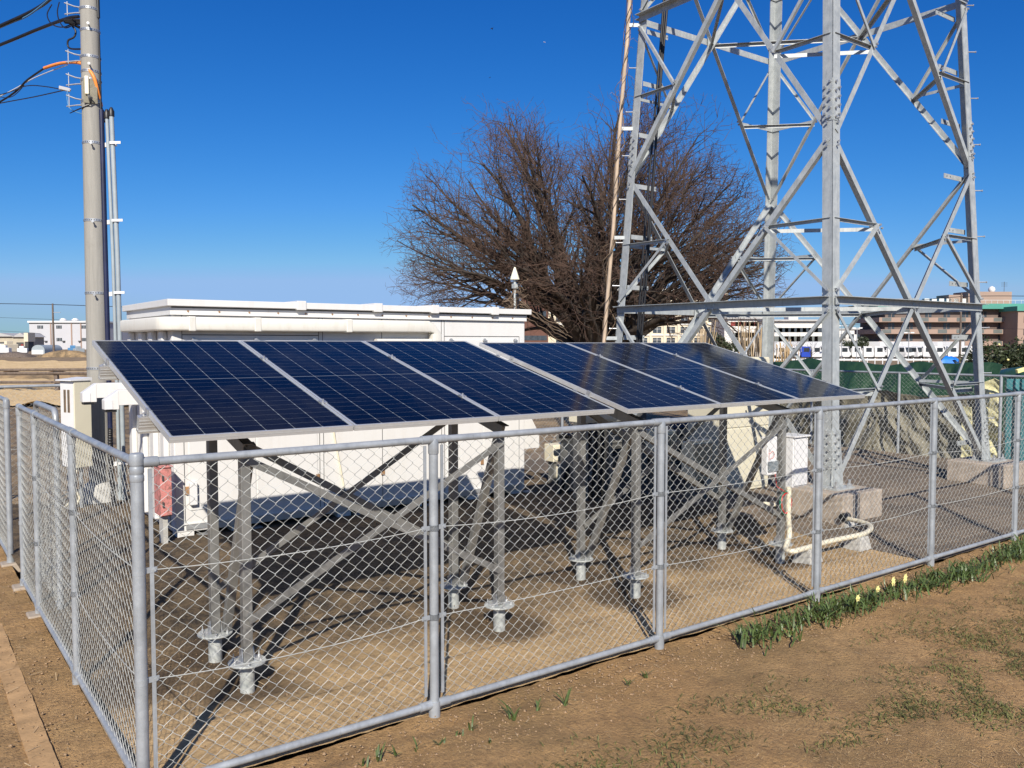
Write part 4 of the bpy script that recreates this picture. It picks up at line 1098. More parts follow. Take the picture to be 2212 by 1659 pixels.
def shelf(p0, p1, nv, w, t):
    """angle with its upper leg turned outwards, shading the upright leg"""
    d = (p1-p0).normalized(); m = MB(); mid = (p0+p1)/2; L = (p1-p0).length; up = Vector((0, 0, 1))
    m.obox(mid, d*(L/2), up*(w/2), nv*(t/2)); m.obox(mid+up*(w/2-t/2)+nv*(w/2), d*(L/2), nv*(w/2-t/2), up*(t/2)); return m
panels = [(.40, 4.30, 2.43), (4.38, 8.50, 6.42)]
Xn = {}
def nut(m, p, nrm, r=.014): m.cyl(V3(p), r, .02, 6, nrm)
for fi, (p_, q_, nrm) in enumerate(faces):
    nv = V3(nrm)
    for pi, (z0, z1, zr) in enumerate(panels):
        ia = .05
        def leg_in(n, z, off=0.0):
            P = LG(n, z); o = LG(q_ if n == p_ else p_, z); d = (o-P).normalized(); return P + d*.06 + nv*off
        a0, a1, b0, b1 = leg_in(p_, z0), leg_in(p_, z1), leg_in(q_, z0), leg_in(q_, z1)
        d1 = (a0, b1); d2 = (b0, a1)
        # main diagonals: one outside, one inside the leg flange
        part(MB().angle(d1[0]+nv*.012, d1[1]+nv*.012, nv, .066, .007, 1), 'diagonal', 'tower_steel', TW)
        part(MB().angle(d2[0]-nv*.012, d2[1]-nv*.012, nv, .066, .007, -1), 'diagonal', 'tower_steel', TW)
        # crossing point
        def zat(seg, z): return lerp(seg[0], seg[1], (z-seg[0].z)/(seg[1].z-seg[0].z))
        # solve the crossing in the face plane
        w0 = (b0-a0).length; w1 = (b1-a1).length; t = w0/(w0+w1); X = lerp(d1[0], d1[1], t)
        Xn[(fi, pi)] = X
        zr = X.z
        ra, rb = LG(p_, zr)+ (LG(q_, zr)-LG(p_, zr)).normalized()*.02, LG(q_, zr)+(LG(p_, zr)-LG(q_, zr)).normalized()*.02
        part(shelf(ra+nv*.026, rb+nv*.026, nv, .092, .007), 'ring_beam', 'tower_steel', TW)
        # gusset with bolts at the crossing
        e = (LG(q_, zr)-LG(p_, zr)).normalized()
        m = MB().obox(X-nv*.004+nv*.0, e*.09, nv*.003, (0,0,.075)); G_ = part(m, 'gusset', 'tower_steel', TW)
        m = MB()
        for du, dz in ((-.05,.045),(.05,-.045),(-.045,-.05),(.045,.05),(.075,0),(-.075,0)): nut(m, X+e*du+Vector((0,0,dz))+nv*.018, nv)
        part(m, 'bolts', 'bolt', G_)
        for n in (p_, q_):
            m = MB()
            for dz in (-.10, -.04, .05, .11): nut(m, LG(n, zr+dz)+(e if n == p_ else -e)*.05+nv*.01, nv)
            for zz in (z0+.10, z1-.08):
                if zz > .6: nut(m, LG(n, zz)+(e if n == p_ else -e)*.06+nv*.018, nv); nut(m, LG(n, zz+.05)+(e if n == p_ else -e)*.075+nv*.018, nv)
            part(m, 'bolts', 'bolt', TW)
        # redundant members: mid point of each half diagonal to the leg
        for n, dg_low, dg_up in ((p_, d1, d2), (q_, d2, d1)):
            sgn = 1 if n == p_ else -1
            for half, dg in (('low', dg_low), ('up', dg_up)):
                end = dg[0] if half == 'low' else dg[1]
                Xd = zat(dg, zr); M = lerp(end, Xd, .5)
                Lz = LG(n, M.z); ll = Lz + e*sgn*.03
                part(shelf(ll-nv*.024, M-nv*.024, nv, .040, .005), 'strut', 'tower_steel', TW)
                Lr = LG(n, zr + (-.12 if half == 'low' else .12)) + e*sgn*.045
                part(MB().angle(Lr+nv*.034, M+nv*.034, nv, .038, .005, -1), 'strut', 'tower_steel', TW)
                m = MB(); nut(m, M+nv*.036, nv); nut(m, M+(Xd-M).normalized()*.05+nv*.036, nv); nut(m, Lr+nv*.036, nv)
                part(m, 'bolts', 'bolt', TW)
                Xn[(fi, pi, n, half)] = M
# plan bracing: diamonds at the ring levels and hip ties at the mid levels
for pi in (0, 1):
    for i in range(4):
        p, q = Xn[(i, pi)], Xn[((i+1) % 4, pi)]
        dz = Vector((0, 0, -.03))
        part(MB().angle(p+dz, q+dz, (0, 0, 1), .05, .005, 1), 'plan_brace', 'tower_steel', TW)
    for i in range(4):
        n = faces[i][1]
        for half in ('low', 'up'):
            p, q = Xn[(i, pi, n, half)], Xn[((i+1) % 4, pi, n, half)]
            dz = Vector((0, 0, -.03))
            part(MB().angle(p+dz, q+dz, (0, 0, 1), .045, .005, 1), 'plan_brace', 'tower_steel', TW)
# bracket arms for cables on legs B and C
for n, sg in (('B', 1), ('C', -1)):
    z = .62
    while z < 8.8:
        p = LG(n, z); L0, L1 = (.02, .46)
        if n == 'B': m = MB().box(p.x+L0, p.x+.44, p.y-.155, p.y-.147, z-.032, z+.032)
        else: m = MB().box(p.x-.52, p.x-.02, p.y+.150, p.y+.158, z-.032, z+.032)
        o = part(m, 'cable_arm', 'tower_steel', TW)
        c = MB()
        for t in ((.36, .42) if n == 'B' else (.36, .45)):
            c.cyl((p.x+sg*t, (p.y-.155) if n == 'B' else p.y+.150, z), .009, .003, 8, (0, -1, 0))
        part(c, 'bolt_hole', 'seam', o)
        z += .72
# black feeder cables inside leg B
for i, (off, rr) in enumerate(((.27, .016), (.315, .013), (.335, .016))):
    P = [LG('B', z)+Vector((off + .012*math.sin(z*1.3+i*2), -.175-.01*i, 0)) for z in np.linspace(.05, 9, 24)]
    single(MB().tube(P, rr, 8), 'feeder_cable', 'black_rubber', 'black feeder cable clipped to the arms inside the left tower leg', 'cable', 'feeder cables on the left leg', smooth=60, base=tuple(P[0]))
# pale pole wrapped in vines beside leg B
P0 = LG('B', .0)+Vector((LV[0]*.15, LV[1]*.15, 0)); P1 = LG('B', 9)+Vector((LV[0]*.17, LV[1]*.17, 0))
vp = thing('timber_pole', 'slim pale wooden pole wrapped in dry vines beside the left tower leg', 'pole', tuple(P0))
part(MB().tube([lerp(P0, P1, i/10)+Vector((.012*math.sin(i*2), 0, 0)) for i in range(11)], .028, 12), 'shaft', 'timber_pale', vp, smooth=60)
for k in range(5):
    m = MB(); P = []; ph = k*1.3; sp = 2.2+k*1.1
    for i in range(160):
        t = i/159; c = lerp(P0, P1, t); r_ = .038+.012*abs(math.sin(t*37+k)) + (.09*max(0, math.sin(t*23+k*2))**14)
        P.append(c+Vector((r_*math.cos(t*sp*6.28*2+ph), r_*math.sin(t*sp*6.28*2+ph), 0)))
    m.tube(P, .0042, 5); part(m, 'vine', 'vine' if k % 2 else 'bark', vp, smooth=60)
m = MB()
rv = random.Random(3)
for k in range(26):
    t = rv.random()*.9+.05; c = lerp(P0, P1, t); th = rv.uniform(0, 6.28); P = [c]
    for i in range(6):
        th += rv.uniform(-.9, .9); c = c+Vector((math.cos(th)*.035, math.sin(th)*.035, rv.uniform(-.04, .03))); P.append(c)
    m.tube(P, .0025, 4)
part(m, 'loose_tendrils', 'vine', vp)
for z in (.62, 2.05, 3.5, 5.05, 6.5): 
    q = lerp(P0, P1, z/9); l = LG('B', z)
    part(MB().bar((q.x, q.y-.035, z), (l.x, l.y-.035, z), .006, .05, (0,0,1)), 'clip', 'tower_steel', vp)
# ================================================================== fast segment meshes (trees, grass)
def seg_obj(name, P0, P1, R0, R1, mat, k=3, jit=True):
    P0, P1 = np.asarray(P0, float), np.asarray(P1, float); R0, R1 = np.asarray(R0, float), np.asarray(R1, float)
    n = len(P0); d = P1-P0; d /= np.maximum(np.linalg.norm(d, axis=1, keepdims=True), 1e-9)
    ref = np.where(np.abs(d[:, 2:3]) > .8, np.array([[1., 0, 0]]), np.array([[0, 0, 1.]]))
    x = np.cross(d, ref); x /= np.linalg.norm(x, axis=1, keepdims=True); y = np.cross(d, x)
    V = np.zeros((n, 2, k, 3))
    for j in range(k):
        t = 2*math.pi*j/k; o = x*math.cos(t)+y*math.sin(t)
        V[:, 0, j] = P0+o*R0[:, None]; V[:, 1, j] = P1+o*R1[:, None]
    V = V.reshape(-1, 3); base = (np.arange(n)*2*k)[:, None]
    F = np.zeros((n, k, 4), int)
    for j in range(k):
        j2 = (j+1) % k; F[:, j] = np.concatenate([base+j, base+j2, base+k+j2, base+k+j], 1)
    return raw_obj(name, V, F.reshape(-1, 4), mat)
def raw_obj(name, V, F, mat, smooth=False):
    V = np.asarray(V, float); F = np.asarray(F, int); me = bpy.data.meshes.new(name); w = F.shape[1]
    me.vertices.add(len(V)); me.vertices.foreach_set('co', V.ravel())
    me.loops.add(F.size); me.loops.foreach_set('vertex_index', F.ravel())
    me.polygons.add(len(F)); me.polygons.foreach_set('loop_start', np.arange(len(F))*w)
    try: me.polygons.foreach_set('loop_total', np.full(len(F), w))
    except Exception: pass
    me.update(calc_edges=True); me.materials.append(MATS[mat])
    if smooth: me.polygons.foreach_set('use_smooth', [True]*len(F))
    o = bpy.data.objects.new(name, me); col.objects.link(o); return o
def bare_tree(label, wx, wy, z0, rad, top, seed, n0=22, dens=1.0, tr=.55, group=None, name='bare_tree', trunk_h=2.0, low=2):
    rr = random.Random(seed)
    t = thing(name, label, 'tree', FR(wx, wy, z0), group); t.rotation_euler = (0, 0, 0)
    segs = {0: [], 1: []}
    c0 = Vector((0, 0, trunk_h))
    PX = 2.6
    def env(d):    # distance from crown origin to crown surface along d
        e = math.asin(max(-1, min(1, d.z))); az = math.atan2(d.y, d.x)
        lob = 1+.07*math.sin(3*az+seed)+.06*math.sin(7*az+5*e)+.05*math.sin(11*e+seed*2+az*2)
        a = rad*lob; b = (top-trunk_h)*lob
        pw = 2.9 if d.x < 0 else 2.15
        return 1/((abs(math.cos(e))/a)**pw+(abs(math.sin(e))/b)**pw)**(1/pw)
    def grow(p, d, L, r, lv, tgt=None):
        step = (.42, .34, .24, .17, .12)[lv]; n = max(2, int(L/step)); step = L/n; pts = [p]; rads = [r]
        for i in range(n):
            f = i/n
            w = (.09, .17, .20, .24, .26)[lv]
            d = (d+Vector((rr.gauss(0, w), rr.gauss(0, w), rr.gauss(0, w*.7)))).normalized()
            if tgt is not None: d = (d+tgt*.16).normalized()
            elif lv: d = (d+(p-c0).normalized()*.05).normalized()
            p = p+d*step; r2 = r*(1-.80*(i+1)/n) if lv < 2 else r*(1-.6*(i+1)/n)
            q = p-c0
            if lv == 0: r2 = max(.012, r*(1-.90*min(1, (p-c0).length/env((p-c0).normalized()))**.8))
            pts.append(p); rads.append(r2)
            segs[0 if lv < 2 else 1].append((pts[-2], p, rads[-2], r2))
            if q.length > env(q.normalized())*(1.02 if lv else .95): break
            if lv < 4 and f >= (.22, .15, .1, .1)[lv] and (lv == 0 or q.length > env(q.normalized())*(.0, .52, .66, .74)[lv]):
                cn = (1.2, 1.35, 1.55, 1.5)[lv]*dens
                k = int(cn)+(rr.random() < cn % 1)
                for _ in range(k):
                    ax = d.cross(Vector((rr.gauss(0, 1), rr.gauss(0, 1), rr.gauss(0, 1)))).normalized()
                    cd_ = (Matrix.Rotation(rr.uniform(.5, 1.0), 3, ax) @ d)
                    if lv == 0: cd_ = (cd_ + (q.normalized())*.35).normalized()
                    qd = env((q+cd_*1.0).normalized())-q.length
                    if lv == 0: Lc = min(max(.8, qd*.9), rr.uniform(1.6, 3.0))
                    elif lv == 1: Lc = min(max(.6, qd), rr.uniform(.8, 1.5))
                    elif lv == 2: Lc = rr.uniform(.32, .62)
                    else: Lc = rr.uniform(.12, .26)
                    grow(p, cd_, Lc, max((.02, .012, .0075, .0055)[lv], r2*(.55, .55, .6, .7)[lv]), lv+1)
    # trunk
    tm = [(Vector((0, 0, -.3)), Vector((0, 0, .5)), tr*1.35, tr*1.05), (Vector((0, 0, .5)), Vector((0, 0, trunk_h*.8)), tr*1.05, tr*.95), (Vector((0, 0, trunk_h*.8)), Vector((0, 0, trunk_h+.3)), tr*.95, tr*.6)]
    for i in range(n0):
        az = 2*math.pi*(i*.618034 % 1)+rr.uniform(-.15, .15); u = (i+.5)/n0
        el = math.asin(min(1, .14+.84*u**1.1))
        d = Vector((math.cos(az)*math.cos(el), math.sin(az)*math.cos(el), math.sin(el)))
        L = env(d)*rr.uniform(.93, 1.02)
        st = c0+Vector((math.cos(az)*tr*.4, math.sin(az)*tr*.4, rr.uniform(-.7, .5)))
        d2 = (d+Vector((0, 0, .9*(1-u)))).normalized()
        grow(st, d2, L*1.06, tr*(.20+.28*rr.random()**2), 0, d)
    a = np.array([[*s[0], *s[1], s[2], s[3]] for s in tm+segs[0]]); b = np.array([[*s[0], *s[1], s[2], s[3]] for s in segs[1]])
    o = seg_obj('trunk', a[:, :3], a[:, 3:6], a[:, 6], a[:, 7], 'bark', 7); o.parent = t
    o2 = seg_obj('crown', b[:, :3], b[:, 3:6], b[:, 6], b[:, 7], 'twig', 3); o2.parent = t
    print('tree', label[:20], len(a), len(b))
    return t
def atd(vx, d): return ((vx-1106)/FV*d, d)
x, y = atd(1290, 35); bare_tree('huge bare winter tree with a wide domed crown behind the tower', x, y, -.2, 8.0, 11.5, 11, n0=64, tr=.62, dens=1.0, trunk_h=2.0)
# ---- leafy things
def leaf_obj(name, C, size, mat, rg, squash=1.0):
    C = np.asarray(C); n = len(C); a = rg.normal(size=(n, 3)); a /= np.linalg.norm(a, axis=1, keepdims=True)
    b = np.cross(a, rg.normal(size=(n, 3))); b /= np.linalg.norm(b, axis=1, keepdims=True)
    s = (size*rg.uniform(.6, 1.3, n))[:, None]; V = np.stack([C-a*s, C+b*s*.45, C+a*s, C-b*s*.45], 1).reshape(-1, 3)
    return raw_obj(name, V, np.arange(4*n).reshape(-1, 4), mat)
def bush(label, wx, wy, z0, w, h, n, leaf, seed, name='bush', cat='bush', group=None, lobes=9, fruit=0, dep=None):
    rg = np.random.default_rng(seed); t = thing(name, label, cat, FR(wx, wy, z0), group); t.rotation_euler = (0, 0, 0)
    dep = dep or w*.7; L = []
    for i in range(lobes):
        L.append((rg.uniform(-.36, .36)*w, rg.uniform(-.3, .3)*dep, rg.uniform(.25, .72)*h, rg.uniform(.16, .30)*w, rg.uniform(.18, .32)*h))
    pts = []
    for i in range(n):
        l = L[rg.integers(lobes)]; v = rg.normal(size=3); v /= np.linalg.norm(v); r = rg.uniform(.45, 1.05)
        pts.append((l[0]+v[0]*l[3]*r, l[1]+v[1]*l[3]*r, max(.05, l[2]+v[2]*l[4]*r)))
    o = leaf_obj('foliage', pts, leaf, 'dark_leaf', rg); o.parent = t
    segs = []
    for l in L: segs.append((0, 0, -.1, l[0], l[1], l[2], .04*h/2, .012))
    a = np.array(segs); o = seg_obj('trunk', a[:, :3], a[:, 3:6], a[:, 6], a[:, 7], 'bark', 5); o.parent = t
    for i in range(fruit):
        p = pts[rg.integers(n)]; m = MB().lathe(p, [(.01, -.04), (.04, -.02), (.045, 0), (.04, .02), (.01, .04)], 8)
        o = link(m, 'fruit', 'petal', 0, 60); o.parent = t
    return t
x, y = atd(2185, 31); bush('broad dark evergreen bush with pale fruit at the right edge', x, y, -.3, 3.4, 2.75, 9000, .075, 3, fruit=60, lobes=14)
for i, (vx, d, w, h, lb) in enumerate(((1560, 190, 6, 6.0, 'rounded dark evergreen tree left of the bamboo stakes'), (1597, 195, 4.5, 4.4, 'smaller evergreen tree just right of the rounded one'), (1838, 200, 9, 5.4, 'dark evergreen clump left of the brown apartment block'), (1872, 205, 7, 4.6, 'lower evergreen clump touching the brown apartment block'))):
    x, y = atd(vx, d); bush(lb, x, y, -1.2, w, h, 3000, .28, 20+i, 'evergreen_tree', 'tree', 'distant evergreen trees', lobes=8)
for i, (vx, d, h, lb) in enumerate(((1715, 150, 5.2, 'small bare tree before the white building, left one'), (1752, 150, 5.0, 'small bare tree before the white building, right one'), (1440, 120, 5.0, 'small bare tree below the right limbs of the huge tree'), (1812, 215, 8, 'small bare tree beside the evergreen clump'))):
    x, y = atd(vx, d); bare_tree(lb, x, y, -1.2, h*.42, h, 40+i, n0=9, dens=.55, tr=.1, group='small distant bare trees', trunk_h=1.4)
# ================================================================== STUFF BEYOND THE RIGHT FENCE
def vb(vx, a):
    lo, hi = -6, 20
    for _ in range(60):
        mid = (lo+hi)/2; p = W(a, mid); xx = 1106+FV*p[0]/p[1]
        if xx > vx: lo = mid
        else: hi = mid
    return lo
def drape(name, label, mat, a_fn, b0, b1, zt, zb, nb=110, nz_=44, fold=.06, diag=0, seed=0, cat='tarpaulin', group=None, thick=.03):
    """hanging tarpaulin: top height zt(b), lean a_fn(v), folds running down; a closed thin sheet"""
    m = MB(); K = (nb+1)*(nz_+1)
    for side in (0, 1):
        for j in range(nz_+1):
            v = j/nz_
            for i in range(nb+1):
                u = i/nb; b = b0+(b1-b0)*u; top = zt(u); bot = zb(u); z = top+(bot-top)*v
                f = mn.noise(Vector((b*2.2+v*diag*2+seed, v*1.2, seed)))*fold*1.6 + abs(mn.noise(Vector((b*5+v*diag*5+seed, v*2.0, 2))))*fold*1.1 + mn.noise(Vector((b*14+v*diag*12, v*5, 5)))*fold*.35
                f *= .35+.65*min(1, v*2.2)
                m.v.append((a_fn(v)+f+(thick if side else 0), b, z+.03*mn.noise(Vector((b*3, v*4, seed)))))
    for j in range(nz_):
        for i in range(nb):
            p = j*(nb+1)+i; m.f.append((p, p+1, p+nb+2, p+nb+1)); m.f.append((K+p, K+p+nb+1, K+p+nb+2, K+p+1))
    for i in range(nb):
        m.f.append((i, K+i, K+i+1, i+1)); q = nz_*(nb+1)+i; m.f.append((q, q+1, K+q+1, K+q))
    for j in range(nz_):
        p = j*(nb+1); m.f.append((p, p+nb+1, K+p+nb+1, K+p)); p += nb; m.f.append((p, K+p, K+p+nb+1, p+nb+1))
    return single(m, name, mat, label, cat, group, smooth=60)
bA, bB, bC = vb(1700, 13.5), vb(1895, 13.4), vb(2100, 13.3)
drape('tarpaulin', 'dull olive tarpaulin hanging in folds behind the middle of the far right fence', 'olive_tarp', lambda v: 13.32+.38*v*(1-v), bC-.1, bB+.1, lambda u: 1.10+.04*math.sin(u*9), lambda u: .0, fold=.14, diag=.8, seed=2, group='olive tarpaulins')
drape('tarpaulin', 'dull olive tarpaulin left of the others behind the near tower leg', 'olive_tarp', lambda v: 13.34+.3*v*(1-v), bB-.05, 7.5, lambda u: 1.05+.05*math.sin(u*7), lambda u: .0, fold=.12, diag=-1.0, seed=8, group='olive tarpaulins')
drape('tarpaulin', 'long glossy dark green tarpaulin over the heap behind the far right fence', 'green_tarp', lambda v: 14.9-1.0*v, vb(2112, 14), 11, lambda u: 1.60+.03*math.sin(u*17)+.02*math.sin(u*41), lambda u: .55, nb=200, fold=.10, seed=5)
b0_, b1_ = vb(2166, 13.35), vb(2127, 13.35)
drape('tarpaulin', 'pale yellow tarpaulin beside the teal corrugated sheet', 'yellow_tarp', lambda v: 13.30+.12*v, b0_, b1_, lambda u: 1.42-.12*abs(u-.4), lambda u: .05, nb=50, fold=.10, diag=2.2, seed=11)
drape('tarpaulin', 'narrow yellow tarpaulin strip showing left of the right tower leg', 'yellow_tarp', lambda v: 13.24+.03*v, vb(2100, 13.25), vb(2080, 13.25), lambda u: .95, lambda u: .02, nb=12, fold=.05, diag=1, seed=13)
m = MB(); b_ = b0_-.05; na = 150; V_ = []
for side in (0, 1):
    for z in (.0, 1.42):
        for i in range(na+1):
            b = b_-(b_+4.5)*i/na; V_.append((13.30+.028*math.sin(b*2*math.pi/.076)+side*.004, b, z))
m.v = V_; q = na+1
for i in range(na): m.f += [(i, i+1, q+i+1, q+i), (2*q+i, 3*q+i, 3*q+i+1, 2*q+i+1), (q+i, q+i+1, 3*q+i+1, 3*q+i), (i, 2*q+i, 2*q+i+1, i+1)]
m.f += [(0, q, 3*q, 2*q), (na, 2*q+na, 3*q+na, q+na)]
single(m, 'corrugated_fence', 'teal_sheet', 'teal corrugated metal sheet fence at the right edge', 'fence', smooth=50)
x, y = atd(2205, 20); p = FR(x, y)
m = MB()
for j in range(9):
    for i in range(13):
        u, v = i/12*2-1, j/8*2-1; m.v.append((p[0]+u*1.6, p[1]+v*1.2, -.1+1.52*max(0, 1-u*u)**.5*max(0, 1-v*v)**.5+.05*mn.noise(Vector((u*3, v*3, 1)))))
for j in range(8):
    for i in range(12): k = j*13+i; m.f.append((k, k+1, k+14, k+13))
single(m, 'tarpaulin', 'green_tarp', 'dark green tarpaulin mound at the right edge above the teal sheet', 'tarpaulin', smooth=60)
x, y = atd(2201, 19.2); p = FR(x, y)
single(MB().bar((p[0]-.1, p[1], 1.34), (p[0]+.15, p[1]-.1, 1.40), .07, .09), 'yellow_block', 'petal', 'small yellow object lying on the green mound', 'block', bevel=.01)
# beams and logs lying beyond, right
x, y = atd(2150, 24); p = FR(x, y)
for i, (dz, lb) in enumerate(((0, 'lower weathered timber beam below the evergreen bush'), (.17, 'upper weathered timber beam below the evergreen bush'))):
    single(MB().bar((p[0]-1.0, p[1]+1.3, 1.0+dz), (p[0]+1.6, p[1]-2.0, 1.05+dz), .16, .14), 'timber_beam', 'old_wood', lb, 'timber', 'timber beams', bevel=.01)
single(MB().box(p[0]-.9, p[0]+1.2, p[1]-1.2, p[1]+1.2, -.2, .93), 'timber_stack', 'old_wood', 'low dark timber stack carrying the two beams', 'timber', bevel=.02)
# bamboo stake bundles
def stakes(label, vx0, vx1, vtop, vbot, d, n, mat_a, mat_b, seed, lean=0):
    rr = random.Random(seed); x0, y0 = atd((vx0+vx1)/2, d); t = thing('bamboo_bundle', label, 'bamboo stakes', FR(x0, y0, 0), 'bundles of bamboo stakes'); t.rotation_euler = (0,0,0)
    half = (vx1-vx0)/2/FV*d; zt_ = H+(741-vtop)/FV*d
    for mat, k in ((mat_a, n), (mat_b, n)):
        m = MB()
        for i in range(k):
            xx = rr.uniform(-half, half); yy = rr.uniform(-.3, .3); hh_ = zt_*rr.uniform(.78, 1.0); dx = rr.gauss(lean, .12)*1
            P = [(xx-dx*.2, yy, -.05), (xx+dx*.5, yy, hh_*.5), (xx+dx, yy+rr.uniform(-.1, .1), hh_)]
            m.tube(P, [.02, .017, .010], 5)
        o = link(m, 'stakes', mat, 0, 60); o.parent = t
stakes('thick bundle of dark and tan bamboo stakes standing left of the rear tower leg', 1598, 1650, 690, 800, 22, 26, 'bamboo', 'dark_bamboo', 1)
stakes('small tan bamboo bundle leaning between the school and the tower diagonal', 1500, 1522, 688, 760, 24, 10, 'bamboo', 'bamboo', 2, .12)
stakes('thin scattered tan stakes right of the rear tower leg', 1668, 1712, 728, 800, 23, 16, 'bamboo', 'straw', 3)
# ================================================================== LORRY PARK
def make_truck(kind):
    t = thing('parked_truck', 'x', 'truck', (0, 0, 0), 'white trucks in the distant lorry park'); t.rotation_euler = (0, 0, 0)
    W_, L_ = 1.75, 4.4; body = 'truck_blue' if kind == 2 else 'truck_white'
    cab = MB().prism([(-W_/2, 0, .45), (-W_/2, -.06, 1.1), (-W_/2, .22, 1.95), (-W_/2, 1.35, 2.0), (-W_/2, 1.35, .45)], (W_, 0, 0))
    c = part(cab, 'cab', body, t, local=True, bevel=.05)
    ws = MB().prism([(-W_/2+.12, -.075, 1.14), (-W_/2+.12, .175, 1.86), (W_/2-.12, .175, 1.86), (W_/2-.12, -.075, 1.14)], (0, -.012, -.004)); part(ws, 'windscreen', 'glass_far', c, local=True)
    for s in (-1, 1):
        part(MB().box(s*W_/2-.012, s*W_/2+.012, .25, 1.0, 1.2, 1.8), 'side_window', 'glass_far', c, local=True)
        part(MB().box(s*.62-.13, s*.62+.13, -.03, .02, .62, .78), 'headlight', 'plastic_white', c, local=True)
    part(MB().box(-.6, .6, -.05, .0, .47, .62), 'grille', 'seam', c, local=True)
    if kind == 1: part(MB().box(-W_/2-.1, W_/2+.1, 1.5, L_+.4, .75, 2.75), 'cargo_box', 'truck_white', t, local=True, bevel=.03)
    else: part(MB().box(-W_/2, W_/2, 1.45, L_, .70, .80).box(-W_/2, -W_/2+.05, 1.45, L_, .8, 1.15).box(W_/2-.05, W_/2, 1.45, L_, .8, 1.15).box(-W_/2, W_/2, 1.42, 1.5, .8, 1.75), 'load_bed', body if kind != 2 else 'truck_blue', t, local=True)
    part(MB().box(-.4, .4, .3, L_-.1, .38, .66), 'chassis', 'seam', t, local=True)
    part(MB().box(-W_/2+.03, W_/2-.03, 1.5, L_-.05, .40, .69), 'side_skirt', 'seam', t, local=True)
    for s in (-1, 1):
        for yy in (.55, 3.4): part(MB().cyl((s*W_/2-s*.02, yy, .32), .33, .2, 14, (-s, 0, 0)), 'wheel', 'tyre', t, local=True, smooth=50)
    return t
protos = [make_truck(0), make_truck(1), make_truck(2)]
used = [False]*3
desc = ['white flatbed truck in the front row', 'white box truck in the front row', 'blue flatbed truck in the front row']
def put_truck(kind, vx, d, yaw, label):
    x, y = atd(vx, d); p = FR(x, y, hgt(x, y))
    if not used[kind]:
        o = protos[kind]; used[kind] = True; o.location = W(*p); o['label'] = label
    else: o = dup(protos[kind], p, label)
    o.rotation_euler = (0, 0, R(yaw)); o.scale = (1.28,)*3; return o
row = [1480, 1505, 1618, 1648, 1672, 1700, 1728, 1752, 1776, 1806, 1836, 1862, 1886, 1911, 1938, 1964, 1990, 2014, 2040, 2068, 2094, 2116]
refs = ['left of the evergreen tree', 'right beside the evergreen tree', 'behind the bamboo bundle', 'between bamboo bundle and rear leg', 'just right of the rear tower leg', 'second right of the rear leg', 'blue-side neighbour left of the blue truck', 'the only blue one', 'right beside the blue truck', 'just right of the nearest tower leg', 'second right of the nearest leg', 'third right of the nearest leg', 'fourth right of the nearest leg', 'fifth right of the nearest leg', 'left of the face-on pair', 'left one of the face-on pair', 'right one of the face-on pair', 'right of the face-on pair', 'above the blue tarpaulin', 'left of the distant utility pole', 'right of the distant utility pole', 'last before the right tower leg']
for i, vx in enumerate(row):
    kind = 2 if i == 7 else 0
    yaw = {15: 30, 16: 30}.get(i, 62+((i*37) % 5)*2)
    put_truck(kind, vx, 158, yaw, ('blue' if kind == 2 else 'white')+' cab-over truck in the distant front row, '+refs[i])
for i in range(10):
    vx = 1700+i*43+(i*17 % 11)
    put_truck(1, vx, 200, 40+((i*13) % 4)*3, 'white box truck of the distant back row, %s of ten from the left' % ['first','second','third','fourth','fifth','sixth','seventh','eighth','ninth','last','eleventh','twelfth','thirteenth','fourteenth','fifteenth','sixteenth','last'][i])
# guard rail of the lorry park, blue sheet
x0, y0 = atd(1590, 128); x1, y1 = atd(2140, 128)
t = thing('guard_rail', 'long white guard rail in front of the distant lorry park', 'guard rail', FR((x0+x1)/2, y0, -1.2)); t.rotation_euler = (0,0,0)
L = (x1-x0)/2; part(MB().box(-L, L, -.04, .04, .55, .80), 'rail', 'truck_white', t, local=True)
for i in range(34): part(MB().box(-L+i*2*L/33-.06, -L+i*2*L/33+.06, 0, .1, 0, .9), 'post', 'plastic_white', t, local=True)
x, y = atd(2046, 110)
m = MB()
for j in range(9):
    for i in range(13):
        u, v = i/12*2-1, j/8*2-1; m.v.append(FR(x+u*1.6, y+v*1.0, -1.25+(1.55+.25*mn.noise(Vector((u*3, v*3, 1))))*max(0, 1-u*u*u*u)**.5*max(0, 1-v*v)**.5))
for j in range(8):
    for i in range(12): k = j*13+i; m.f.append((k, k+1, k+14, k+13))
single(m, 'blue_sheet', 'blue_tarp', 'bright blue sheet over a heap before the distant trucks', 'tarpaulin', smooth=40)
# ================================================================== BUILDINGS
def bldg(name, label, vx0, vx1, d, yaw=0, group=None, z0=-1.3):
    x, y = atd((vx0+vx1)/2, d); t = thing(name, label, 'building', FR(x, y, z0), group); t.rotation_euler = (0, 0, R(yaw)); return t, (vx1-vx0)/FV*d/2
def lp(m, nm, mat, t, **k): return part(m, nm, mat, t, local=True, **k)
def zof(vy, d, z0=-1.3): return H+(741-vy)/FV*d-z0
